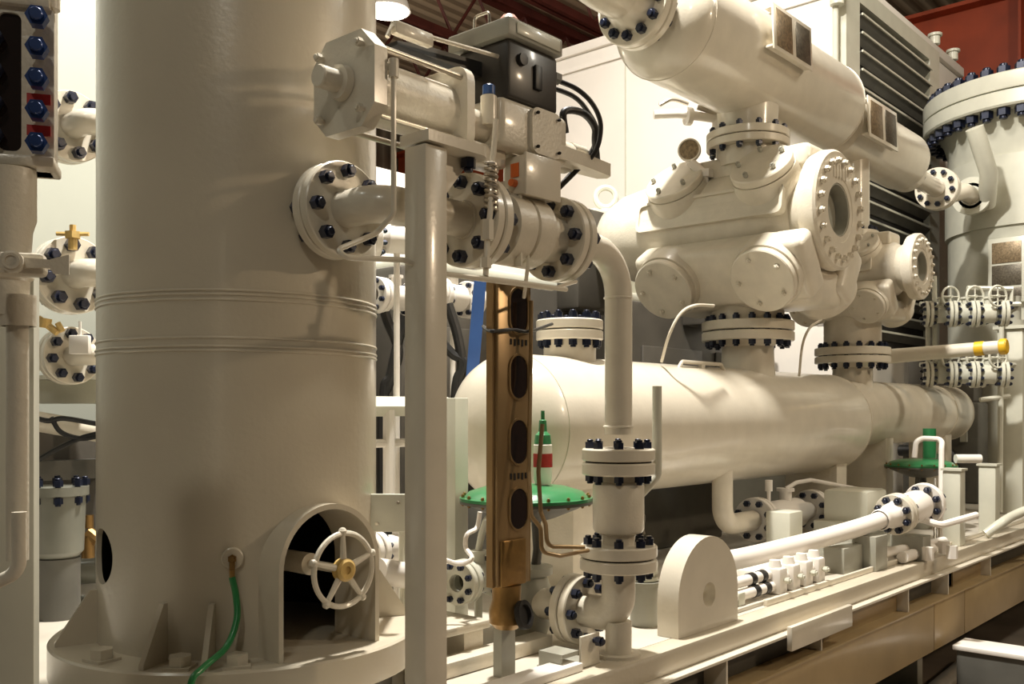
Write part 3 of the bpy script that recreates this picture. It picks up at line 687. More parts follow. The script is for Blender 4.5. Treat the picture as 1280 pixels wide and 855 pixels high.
    op = thing('outlet_pipe', 'flanged pale pipe from the far overhead drum into the right hand vessel', 'pipe', (10, YD, ze - .2))
    joint(x, op, (9.62, YD, ze), EX, .2, .05, .08, 10, .155, .022, a0=.3)
    part('pipe', MB().tube(fillet([(9.67, YD, ze), (9.95, YD, ze), (10.1, 2.95, ze + .05), (10.355, 2.95, ze + .05)], .1), .085, 24), PIPEP, op)
def nameplate(w, pa, pb, deg, z, R):
    # framed pair of plates on a bracket standing off the drum flank
    a = math.radians(deg); n = V((0, -math.cos(a), math.sin(a)))
    c0 = V((0, YD, z)) + n * (R + .05); n = V((0, -1, .04)).normalized(); v = V((0, .04, 1)).normalized()
    k = lambda px: c0.x
    X0 = PY(pa, 50, c0.y).x; X1 = PY(pb, 50, c0.y).x; W = X1 - X0; H = W * .52; c = V(((X0 + X1) / 2, c0.y, c0.z))
    b = part('nameplate_bracket', MB().box(c, (W, H, .012), (EX, v, n), .003).box(c - n * .025 - v * H * .42, (W, .012, .05), (EX, v, n)).box(c - n * .025 + v * H * .42, (W, .012, .05), (EX, v, n)), PIPEP, w)
    m = MB().box(c + n * .008 - EX * W * .24, (W * .40, H * .82, .004), (EX, v, n), .001)
    part('nameplate', m, PLATE, b, 'bronze nameplate')
    m = MB().box(c + n * .008 + EX * W * .25, (W * .38, H * .8, .004), (EX, v, n), .001)
    part('nameplate', m, PLATED, b, 'dark nameplate')
drums()
#CYLINDERS
def comp_cylinder(name, label, X, zc, S, Yf, zneck, ztop):
    """compressor cylinder: axis along Y, front face at Yf"""
    t = thing(name, label, 'compressor cylinder', (X, YD, zneck))
    o = V((X, Yf, zc)); R = .335 * S; L = 1.80 * S
    q = lambda y, r: (y * S, r * S)
    body = MB().lathe([(0.10 * S, .2 * S), q(.10, .28), q(.14, .29), q(.22, .25), q(.28, .30), q(.45, .335), q(1.36, .335), q(1.52, .31), q(1.68, .24), q(1.78, .14), q(1.80, 0)], o, EY, 64)
    part('barrel', body, CAST, t)
    # front flange with bore
    ff = part('end_flange', MB().lathe([q(.10, .165), q(0, .165), q(0, .2), q(-.005, .205), q(-.005, .355), q(.01, .37), q(.06, .375), q(.11, .36), q(.11, .165)], o, EY, 64), CAST, t)
    part('bore', MB().lathe([q(.095, 0), q(.095, .163), q(.005, .163), q(.005, .155), q(.085, .155), q(.085, 0)], o, EY, 48), GREYP, t)
    bolts(ff, o + EY * .02 * S, -EY, .30 * S, 20, .021 * S, .05 * S, CAST, 'cap_nut', one=True)
    # ribs in bore
    rb = MB()
    for k in (-2, -1, 0, 1, 2): rb.box(o + V((k * .045 * S, -.0, .235 * S)), (.018 * S, .02 * S, .09 * S), None, .003)
    part('face_rib', rb, CAST, t)
    # side chests and covers: outward dir, centre of cover, radius
    def chest(nrm, tang, cen, w, h, dep, nm='valve_chest'):
        part(nm, MB().box(cen, (w, h, dep), (EY, tang, nrm), .05 * S, 4), CAST, t)
    yc = YD
    for sgn in (-1, 1):
        # lower chest
        n = V((sgn * .85, 0, -.527)); tg = V((.527 * sgn, 0, .85)).normalized()
        cpos = V((X + sgn * .30 * S, yc, zc - .36 * S)); chest(n, tg, cpos, 1.18 * S, .40 * S, .22 * S)
        up = V((sgn * .72, 0, .694)); tu = V((-.694 * sgn, 0, .72))
        for k, dy in enumerate((-.34, .36)):
            c = cpos + EY * dy * S + n * .10 * S
            bs = part('cover_boss', MB().lathe([q(-.1, .23), q(.0, .225), q(.05, .215), q(.05, 0)], c, n, 44), CAST, t)
            cv = part('valve_cover', MB().lathe([q(.05, 0), q(.052, .20), q(.058, .205), q(.098, .205), q(.105, .198), q(.105, 0)], c, n, 44), CAST, t)
            bolts(cv, c + n * .09 * S, n, .15 * S, 5, .017 * S, .03 * S, CAST, 'cover_bolt', one=True)
            c2 = V((X, yc + dy * S * .9 + .06, zc)) + up * .30 * S
            bs = part('cover_boss', MB().lathe([q(-.12, .22), q(.02, .21), q(.07, .205), q(.07, 0)], c2, up, 44), CAST, t)
            cv = part('valve_cover', MB().lathe([q(.072, 0), q(.072, .195), q(.078, .2), q(.118, .2), q(.125, .193), q(.125, 0)], c2, up, 44), CAST, t)
            bolts(cv, c2 + up * .112 * S, up, .145 * S, 5, .017 * S, .04 * S, GREYP, 'cover_bolt', one=True)
        # side panel recess frame along barrel
        ax = V((sgn * .985, 0, .17)); tv = V((-.17 * sgn, 0, .985))
        pc = V((X, yc + .12, zc)) + ax * (R + .004)
        part('side_panel', MB().holed(rrect(1.06 * S, .20 * S, .04 * S), rrect(1.02 * S, .165 * S, .035 * S), pc - ax * .05, EY, tv, ax, .062).box(pc - ax * .03, (1.03 * S, .17 * S, .05), (EY, tv, ax)), CAST, t)
    # crown casting on the top
    part('top_chest', MB().box((X, yc, zc + .34 * S), (.34 * S, 1.0 * S, .16 * S), None, .04 * S, 3), CAST, t)
    part('top_neck', MB().cyl((X, YD, zc + .36 * S), (X, YD, ztop - .055), .19 * S + .01, seg=40), CAST, t)
    tf = part('top_flange', MB().ring((X, YD, ztop - .055), UP, .27 if S == 1 else .2, .1, .05, 48, .005), CAST, t)
    bolts(tf, (X, YD, ztop), UP, .235 if S == 1 else .17, 12, .02, .10)
    part('bottom_chest', MB().box((X, yc, zc - .47 * S), (.50 * S, 1.1 * S, .24 * S), None, .06 * S, 4), CAST, t)
    part('bottom_neck', MB().cyl((X, YD, zneck + .065), (X, YD, zc - .5 * S), .235 if S == 1 else .22, seg=44), CAST, t)
    Rf = .30 if S == 1 else .29
    bf = part('bottom_flange', MB().ring((X, YD, zneck + .004), UP, Rf, .12, .062, 56, .006), CAST, t)
    bolts(bf, (X, YD, zneck), UP, Rf - .045, 16, .022, .125)
    return t
comp_cylinder('front_compressor_cylinder', 'large cream compressor cylinder with round covers, nearest of two, on the large drum', 5.80, 1.253, 1.0, 2.42, .529, 1.788)
comp_cylinder('rear_compressor_cylinder', 'smaller cream compressor cylinder standing on the smaller far drum', 7.55, 1.11, .68, 2.50, .444, 1.378)
#FRAME
def back_stuff():
    # compressor crankcase
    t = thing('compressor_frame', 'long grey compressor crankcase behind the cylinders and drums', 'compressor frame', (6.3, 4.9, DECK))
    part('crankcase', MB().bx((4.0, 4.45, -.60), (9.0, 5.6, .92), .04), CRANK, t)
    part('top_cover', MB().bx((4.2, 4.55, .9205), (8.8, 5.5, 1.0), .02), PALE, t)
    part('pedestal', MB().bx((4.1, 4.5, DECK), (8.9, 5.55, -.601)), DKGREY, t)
    for X in (5.80, 7.55):
        part('crosshead_guide', MB().bx((X - .28, 4.235 if X < 7 else 3.74, .75), (X + .28, 4.449, 1.5), .03), CRANK, t)
    for k in range(4): part('side_door', MB().bx((4.25 + k * 1.2, 4.43, -.35), (5.2 + k * 1.2, 4.449, .55), .008), CRANK, t)
    p = PD(757, 247, 8.2)
    part('lifting_eye', MB().bead(p, V((CA, SA, 0)), .085, .026, 32).cyl(p + UP * -.16, p + UP * -.1, .05, seg=16), PALE, t)
    part('top_ridge', MB().bx((p.x - .35, p.y - .15, 1.0005), (p.x + .6, p.y + .3, p.z - .16), .02), PALE, t)
    a = thing('dark_gap_filler', 'dark filler block added behind the hoses, seen between tower and square post', 'filler block', (3.3, 5.1, DECK))  # filler block added to darken the gap between tower and post
    part('block', MB().bx((2.75, 4.7, DECK), (3.9, 5.6, .62), .03), CRANK, a)
    part('cover', MB().bx((2.85, 4.8, .6205), (3.8, 5.5, .86), .05), DKGREY, a)
    for k in range(5): part('filler_rib', MB().bx((2.9 + k * .2, 4.66, -.5), (2.96 + k * .2, 4.699, .5)), DKGREY, a)
    part('filler_pipe', MB().tube(fillet([(2.9, 4.62, .75), (3.6, 4.62, .75), (3.6, 4.62, .1)], .15), .06, 14), CRANK, a)
    b = thing('dark_left_filler', 'dark filler block added behind the pipes left of the tower', 'pump', (.8, 5.4, DECK))  # filler added to make the background left of the tower dark
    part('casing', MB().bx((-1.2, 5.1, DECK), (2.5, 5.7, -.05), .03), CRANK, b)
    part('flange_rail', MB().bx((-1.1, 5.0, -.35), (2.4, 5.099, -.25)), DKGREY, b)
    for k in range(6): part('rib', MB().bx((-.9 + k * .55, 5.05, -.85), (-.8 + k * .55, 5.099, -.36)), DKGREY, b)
    # big louvred enclosure
    e = thing('louvred_enclosure', 'tall white panelled cooler enclosure with dark louvres behind the overhead drums', 'enclosure', (11, 6, -ZC))
    part('panel_body', MB().bx((9.4, 3.95, -ZC), (13.35, 7.9, 4.4), .02), WHITE, e)
    part('roof_edge', MB().bx((9.36, 3.9, 4.4005), (13.4, 7.94, 4.52), .015).bx((9.37, 3.98, 4.2), (9.399, 7.92, 4.25)), WHITE, e)
    lx0 = PY(1070, 50, 3.9).x; lx1 = PY(1158, 100, 3.9).x
    part('louvre_frame', MB().bx((lx0 - .35, 3.86, .4), (lx0, 3.949, 4.4)).bx((lx1, 3.86, .4), (lx1 + .35, 3.949, 4.4)).bx((lx0, 3.86, 4.22), (lx1, 3.949, 4.4)), PALE, e)
    part('louvre_opening', MB().bx((lx0, 3.935, .6), (lx1, 3.9495, 4.22)), VOID, e)
    for k in range(18):
        z = 4.1 - k * .19
        sl = part('louvre_slat', MB().prism([(.012, 0), (.022, 0), (.10, -.085), (.088, -.085)], (lx0, 3.83, z), EY, UP, EX, lx1 - lx0), DKGREY, e)  # dark slat colour stands in for the shaded undersides
        part('slat_nose', MB().bx((lx0, 3.825, z - .016), (lx1, 3.8415, z + .006)), PALE, sl, 'pale slat edge')
    part('corner_conduit', MB().tube([(9.33, 3.93, -1), (9.33, 3.93, 4.5)], .03, 10).cyl((9.30, 3.90, 4.05), (9.30, 3.90, 4.2), .07, seg=16), PALE, e)
    part('panel_seam', MB().bx((9.392, 5.1, -1.8), (9.3995, 5.12, 4.2)).bx((9.392, 6.5, -1.8), (9.3995, 6.52, 4.2)), PALE, e)
    [part('crown_fitting', MB().cyl((q, 3.92, 4.521), (q, 3.92, 4.62), .06, seg=14).cyl((q, 3.92, 4.62), (q, 3.92, 4.65), .085, seg=14), PALE, e) for q in (12.3, 13.0)]
    # lower white box seen between tower and post
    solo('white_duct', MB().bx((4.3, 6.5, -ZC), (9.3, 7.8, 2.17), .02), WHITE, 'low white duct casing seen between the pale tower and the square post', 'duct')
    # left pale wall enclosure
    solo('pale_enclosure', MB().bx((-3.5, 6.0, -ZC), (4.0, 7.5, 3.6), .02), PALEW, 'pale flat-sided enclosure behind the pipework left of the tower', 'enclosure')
back_stuff()
#VESSEL2
def vessel_right():
    C = V((11.55, 2.6, 0)); R = .90
    t = thing('separator_vessel', 'wide pale upright vessel with bolted lid at the right edge of the picture', 'vessel', (C.x, C.y, DECK))
    zf = 3.05
    part('shell', MB().lathe([(DECK, 0), (DECK, R), (zf - .25, R), (zf - .1, R + .04), (zf, R + .1), (zf, 0)], C, UP, 96), PALE, t)
    fa = part('shell_flange', MB().lathe([(zf + .0005, R * .8), (zf + .0005, 1.14), (zf + .02, 1.155), (zf + .15, 1.155), (zf + .16, 1.14), (zf + .16, R * .8)], C, UP, 96), PALE, t)
    part('lid', MB().lathe([(zf + .172, 0), (zf + .172, 1.15), (zf + .19, 1.155), (zf + .33, 1.155), (zf + .345, 1.14), (zf + .36, .9), (zf + .36, 0)], C, UP, 96), PALE, t)
    bolts(fa, C + UP * (zf + .17), UP, 1.06, 40, .055, .33)
    part('lid_davit', MB().tube(fillet([C + V((-.9, -.55, zf + .46)), C + V((0, -.9, zf + .56)), C + V((.8, -.7, zf + .56))], .1), .05, 12).cyl(C + V((-.75, -.61, zf + .33)), C + V((-.75, -.61, zf + .6)), .05), WHITE, t)
    # lug bar
    a = PD(1218, 160, 9.35); b = PD(1236, 216, 9.45)
    part('lifting_trunnion', MB().tube([a, b, V((b.x + .3, b.y + .1, b.z - .25))], .085, 16), PALE, t)
    part('support_pad', MB().lathe([(1.9, R), (1.9, R + .03), (2.62, R + .03), (2.62, R)], C, UP, 96), PALE, t)
    ang = math.atan2(-C.y, -C.x) - .62
    n = V((math.cos(ang + .55), math.sin(ang + .55), 0)); tg = V((-n.y, n.x, 0))
    # nameplates facing camera
    pc = PD(1231, 330, 9.3); n = V((pc.x - C.x, pc.y - C.y, 0)).normalized(); tg = V((-n.y, n.x, 0)); pc = V((C.x, C.y, pc.z)) + n * (R + .06)
    br = part('nameplate_bracket', MB().box(pc, (.36, .02, .66), (tg, n, UP), .004).box(pc - n * .03, (.3, .06, .5), (tg, n, UP)), PALE, t)
    for dz, m in ((.18, PLATE), (-.05, PLATED), (-.24, PLATED)):
        part('nameplate', MB().box(pc + n * .014 + UP * dz, (.28, .008, .21 if dz > -.2 else .12), (tg, n, UP), .002), m, br)
    part('pipe_nozzle', MB().cyl((10.36, 2.95, 2.19), (10.85, 2.95, 2.19), .13, seg=24).ring((10.36, 2.95, 2.19), EX, .19, .1, .05), PALE, t)
    # tall end post and its cap
    p = PZ(1268, 642, DECK); zt = (515 - 412) / 1200 * (p.x * CA + p.y * SA)
    q = thing('end_post', 'tall pale square post with dark capped top at the right edge', 'post', p)
    part('tube', MB().bx((p.x - .09, p.y - .09, DECK + .0005), (p.x + .11, p.y + .12, zt), .01), PALE, q)
    part('cap_plate', MB().bx((p.x - .12, p.y - .12, zt + .0005), (p.x + .14, p.y + .15, zt + .03)), PALE, q)
    part('cap', MB().cyl((p.x, p.y, zt + .031), (p.x, p.y, zt + .08), .1, seg=20).cyl((p.x, p.y, zt + .08), (p.x, p.y, zt + .30), .055, seg=16), GREYP, q)
    # short posts on the deck
    for (px, py, ptop, w, lab) in ((1209, 684, 588, .115, 'short pale square post on the deck edge right of the far green dome'), (1252, 668, 582, .12, 'second short pale post on the deck, behind the first and nearer the tall end post')):
        p = PZ(px, py, DECK) + V((.05, .1, 0)); zt = (515 - ptop) / 1200 * (p.x * CA + p.y * SA)
        g = thing('short_post', lab, 'post', p, 'short posts on the right deck')
        part('tube', MB().bx((p.x - w / 2, p.y - w / 2, DECK + .0005), (p.x + w / 2, p.y + w / 2, zt), .006), PALE, g)
        part('cap', MB().bx((p.x - w * .6, p.y - w * .6, zt + .0002), (p.x + w * .6, p.y + w * .6, zt + .015)), PALE, g)
vessel_right()
#DECKRIGHT
def small_valve(name, label, o, axis, R, S=1.0, lever=None, wheel=None, group=None, L=.5, m=WHITE, leg=False):
    """two flanged ends with a ball body between; axis direction; lever/wheel dir"""
    o = V(o); d, u, v = frame(axis)
    t = thing(name, label, 'valve', o - UP * R, group)
    for sgn in (-1, 1):
        e = o + d * sgn * L / 2
        f = flange(t, e, -d * sgn, R, .035 * S, R * .4, m)
        f2 = flange(t, e + d * sgn * .008, d * sgn, R, .035 * S, R * .4, m, name='mating_flange')
        bolts(f, e + d * sgn * .004, d, R * .78, 8, R * .125, .008 + .07 * S)
    part('body', MB().lathe([(-L / 2 + .035 * S, R * .4), (-L * .3, R * .5), (-L * .2, R * .72), (L * .2, R * .72), (L * .3, R * .5), (L / 2 - .035 * S, R * .4)], o, d, 28), m, t)
    part('bonnet', MB().cyl(o + UP * R * .5, o + UP * R * 1.15, R * .3, seg=16).cyl(o + UP * R * 1.1, o + UP * R * 1.25, R * .42, seg=16), m, t)
    if leg: part('leg', MB().cyl(V((o.x, o.y, DECK + .0005)), o - UP * R * .6, .016, seg=10), m, t)
    if lever is not None:
        b = o + UP * R * 1.3; l = V(lever)
        part('lever', MB().tube(fillet([o + UP * R * 1.2, b + UP * .04 + l * .12, b + UP * .07 + l * .28, b + UP * .05 + l], .05), [.012] * 30 if False else .014, 10), m, t)
    if wheel is not None:
        w = V(wheel).normalized(); c = o + UP * R * 1.2 + w * R * .9
        mb = MB().bead(c, w, R * .75, R * .09, 24); _, a, b = frame(w)
        for k in range(4):
            g = a * math.cos(k * pi / 2) + b * math.sin(k * pi / 2); mb.tube([c, c + g * R * .75], R * .06, 6)
        mb.cyl(c - w * R * .9, c + w * R * .15, R * .12, seg=10); part('handwheel', mb, m, t)
    return t
def deck_right():
    a = small_valve('lever_valve', 'white flanged lever ball valve under the large horizontal drum', (5.98, 2.86, -.68), EX, .14, lever=(1.0, -.18, -.13), L=.80)
    part('vent_plug', MB().cyl((5.62, 2.80, -.60), (5.62, 2.80, -.50), .012).cyl((5.62, 2.80, -.50), (5.62, 2.80, -.43), .024, seg=12), WHITE, a)
    # grey pipe support block in front
    p = PZ(995, 706, DECK)
    solo('pipe_support', MB().bx((p.x - .08, p.y, DECK + .001), (p.x + .1, p.y + .16, -.60), .012), PALE, 'pale upright support block in front of the white lever valve', 'support')
    # front pipe
    t = thing('front_pipe', 'thick white pipe curving along the deck from the lifting lug to a flange', 'pipe', (4.9, 2.3, -.8))
    pts = [V((3.9, 2.36, -.73)), V((4.35, 2.33, -.735)), V((4.85, 2.30, -.725)), V((5.2, 2.24, -.70)), V((5.55, 2.17, -.665)), V((5.78, 2.14, -.64))]
    part('pipe', MB().tube(spline(pts, 6), .051, 24), WHITE, t)
    e = V((5.82, 2.135, -.635)); d = V((.97, -.1, .1)).normalized()
    part('reducer', MB().lathe([(-.09, .058), (-.08, .064), (-.06, .064), (-.05, .058), (.0, .06), (.09, .085), (.09, .03)], e, d, 28), WHITE, t)
    v = thing('end_valve', 'white flanged valve at the end of the thick deck pipe', 'valve', e + d * .3 - UP * .15)
    joint(t, v, e + d * .13, d, .125, .036, .05, 8, .095, .019)
    part('body', MB().lathe([(.165, .06), (.2, .08), (.3, .1), (.42, .1), (.5, .07)], e, d, 28), WHITE, v)
    f = flange(v, e + d * .50, d, .13, .04, .05, WHITE); bolts(f, e + d * .52, d, .1, 8, .019, .05)
    part('lever', MB().tube(fillet([e + d * .35 + V((0, -.02, -.06)), e + d * .35 + V((.02, -.16, -.10)), e + d * .35 + V((.4, -.26, -.06))], .05), .022, 10), WHITE, v)
    part('foot', MB().bx((e.x + .28, e.y - .12, DECK + .0005), (e.x + .42, e.y + .08, -.77)), GREYP, v)
    part('cradle', MB().bx((e.x - .3, e.y - .05, DECK + .0005), (e.x - .12, e.y + .14, -.72), .004), GREYP, v)
    # small manifold with blocks
    base = PZ(935, 757, DECK + .03)
    m = thing('valve_manifold', 'row of small white valve blocks with black-banded tubes beside the lifting lug', 'manifold', V((base.x + .3, base.y + .1, DECK)))
    y = 2.18
    for k, z in enumerate((DECK + .115, DECK + .06)):
        part('inlet_tube', MB().cyl((3.95, y + .02 * (1 - k), z), (4.40, y + .02 * (1 - k), z), .027, seg=16), WHITE, m)
        for xx in (4.20, 4.31): part('band', MB().cyl((xx, y + .02 * (1 - k), z), (xx + .045, y + .02 * (1 - k), z), .031, seg=16), BLACK, m, 'black band')
    for k in range(4):
        x = 4.40 + k * .15
        b = part('block', MB().bx((x, y - .05, DECK + .02), (x + .085, y + .065, DECK + .15), .014).cyl((x + .042, y + .0, DECK + .145), (x + .042, y + .0, DECK + .185), .035, .026, 16), WHITE, m)
        bolt_at(b, (x + .042, y - .05, DECK + .09), -EY, .016, .02, PALE)
        if k < 3: part('connector', MB().cyl((x + .085, y + .01, DECK + .09), (x + .15, y + .01, DECK + .09), .038, seg=16), WHITE, m)
    part('base_rail', MB().bx((3.95, y - .05, DECK + .0005), (5.2, y + .10, DECK + .019), .003), DECKM, m)
    part('rail_clamp', MB().bx((4.02, y - .03, DECK + .0195), (4.08, y + .05, DECK + .08), .004), PALE, m)
    # flat white cover plates on deck
    solo('deck_cover', MB().bx((4.75, 2.42, DECK + .0005), (6.1, 2.62, DECK + .06), .006), WHITE, 'low white cover strip on the deck behind the valve blocks', 'cover plate')
    solo('pipe_stand', MB().bx((5.25, 2.16, DECK + .0005), (5.52, 2.34, -.765), .005), GREYP, 'squat grey stand under the thick white deck pipe', 'support')
    # pale block behind
    p = PZ(1098, 655, -.72)
    solo('equipment_block', MB().bx((p.x - .17, p.y, DECK + .001), (p.x + .17, p.y + .3, -.50), .03).bx((p.x - .22, p.y - .02, DECK + .001), (p.x + .22, p.y + .34, -.70), .01), PALE, 'stepped pale grey block behind the lever valve, left of the far green dome', 'block')
    # far green valve
    o = PD(1151, 583, 7.6)
    cv = control_valve('green_control_valve', 'smaller-looking green diaphragm control valve beneath the far small drum', V((o.x, o.y, -.77)), o.z, .27)
    part('spring_can', MB().cyl((o.x + .05, o.y - .05, o.z + .066), (o.x + .05, o.y - .05, o.z + .30), .05, seg=20), GREEN, cv)
    part('fitting', MB().cyl((o.x + .15, o.y - .1, o.z + .05), (o.x + .15, o.y - .1, o.z + .1), .03).cyl((o.x + .2, o.y - .2, o.z + .06), (o.x + .33, o.y - .35, o.z + .06), .035), WHITE, cv)
    solo('tube_loop', MB().tube(fillet([PD(1143, 572, 7.25), PD(1145, 552, 7.25), PD(1153, 548, 7.25), PD(1178, 549, 7.2), PD(1177, 560, 7.15), PD(1176, 684, 7.0)], .05), .02, 10), WHITE, 'white tube looped over the far green dome and down to the deck', 'tube')
    solo('upright_tube', MB().tube([PD(1169, 598, 7.1), PD(1169, 682, 6.95)], .012, 8), STEEL, 'thin bare tube standing beside the white loop in front of the far green valve', 'tube')
    # right side white tubes on deck
    solo('deck_tube', MB().tube(spline([PD(1232, 668, 7.0), PD(1250, 655, 7.0), PD(1266, 645, 7.1), PD(1290, 636, 7.2), PD(1330, 630, 7.4)], 5), .035, 12), PALE, 'curved pale tube on the deck at the right edge behind the short post', 'tube')
    q = [(1112, 690), (1135, 684), (1160, 690), (1180, 682), (1190, 688)]
    t = thing('deck_fittings', 'cluster of small white tube fittings on the deck edge by the end valve', 'pipe fittings', PZ(1150, 692, DECK))
    part('tube_run', MB().tube(spline([PZ(px, py, DECK + .07) for px, py in ((1085, 697), (1120, 688), (1150, 682), (1180, 676))], 5), .028, 12).tube([PZ(1128, 697, DECK + .04), PZ(1165, 686, DECK + .04)], .035, 12), WHITE, t)
    for px, py in q:
        p = PZ(px, py, DECK + .06); part('nut', MB().hexa(p - UP * .05, UP, .035, .08), WHITE, t)
    # yellow banded pipe
    a = V((8.0, 3.0, .455)); b = V((8.0, 2.06, .50)); d = (b - a)
    y = thing('banded_pipe', 'straight pale pipe with yellow band and yellow end cap at right', 'pipe', b)
    part('pipe', MB().cyl(a, b, .062, .05, seg=20), PIPEP, y)
    part('band', MB().cyl(a + d * .80, a + d * .87, .056, seg=20), YELLOW, y, 'yellow band'); part('end_cap', MB().cyl(a + d * .985, a + d * 1.045, .062, seg=20, ch=.01), YELLOW, y, 'yellow end cap')
    # valve banks
    k = 0
    for row, (py, lab) in enumerate(((392, 'upper'), (468, 'lower'))):
        for i, px in enumerate((1178, 1208, 1236)):
            o = PD(px, py, 8.5 - i * .15)
            small_valve('bank_valve', 'small pale handwheel valve, %s of three in the %s row by the right vessel' % (('left', 'middle', 'right')[i], lab), o, V((.5, -1, 0)), .115, .8, wheel=V((-.6, -.9, 0)), group='small valves in two rows at right', L=.22, m=PALE)
    # frame tubes for those
    f = thing('instrument_rack', 'thin pale tube rack holding the two rows of small valves', 'rack', PD(1250, 640, 8.62))
    mb = MB()
    for pts in ([(1168, 345), (1169, 456)], [(1160, 380), (1160, 456)], [(1209, 360), (1265, 361), (1264, 378)], [(1252, 378), (1250, 640)], [(1150, 380), (1275, 380)], [(1150, 456), (1270, 456)], [(1225, 500), (1262, 495)]):
        mb.tube([PD(x, y_, 8.62) for x, y_ in pts], .022, 8)
    part('frame', mb, PALE, f)
    # dark machine at far right
    t = thing('dark_engine', 'dark engine block with pipes in shadow behind the far end of the drums', 'engine', (10.4, 3.2, DECK))
    part('block', MB().bx((10.25, 2.85, DECK), (10.6, 3.6, .10), .03), DKGREY, t)
    part('top_box', MB().bx((10.28, 2.9, .101), (10.58, 3.55, .65), .02), CRANK, t)
    part('manifold', MB().tube(fillet([(10.18, 3.6, -.4), (10.18, 3.1, -.4), (10.18, 3.0, -.8)], .1), .06, 12), BLACK, t)
    part('rib', MB().bx((10.2, 2.95, -.3), (10.249, 3.01, .05)), GREYP, t); part('rib', MB().bx((10.2, 3.3, -.3), (10.249, 3.36, .05)), GREYP, t)
    # under-drum bits: grey gearbox like boxes
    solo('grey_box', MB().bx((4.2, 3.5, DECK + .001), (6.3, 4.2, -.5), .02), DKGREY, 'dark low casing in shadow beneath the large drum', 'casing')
    solo('grey_cabinet', MB().bx((7.1, 3.4, DECK + .001), (8.9, 4.2, -.25), .02), GREYP, 'grey cabinet under the small drum behind the stepped block', 'cabinet')
    # floor items bottom right
    p = PZ(1190, 806, -1.45)
    t = thing('white_crate', 'low white-topped box on the floor beside the skid, bottom right corner', 'box', V((p.x, p.y, -ZC)))
    part('lid', MB().bx((p.x, p.y - 1.0, -1.48), (p.x + .26, p.y, -1.45), .006), WHITE, t); part('case', MB().bx((p.x + .015, p.y - .98, -ZC + .001), (p.x + .24, p.y - .02, -1.481), .01), DKGREY, t)
    p = PZ(1150, 850, -1.75)
    solo('floor_pipe', MB().tube([(p.x - .7, p.y - .1, -1.84), (p.x + 1.2, p.y + .02, -1.84)], .055, 14), STEEL, 'bare steel pipe lying on the floor beside the skid', 'pipe')
deck_right()
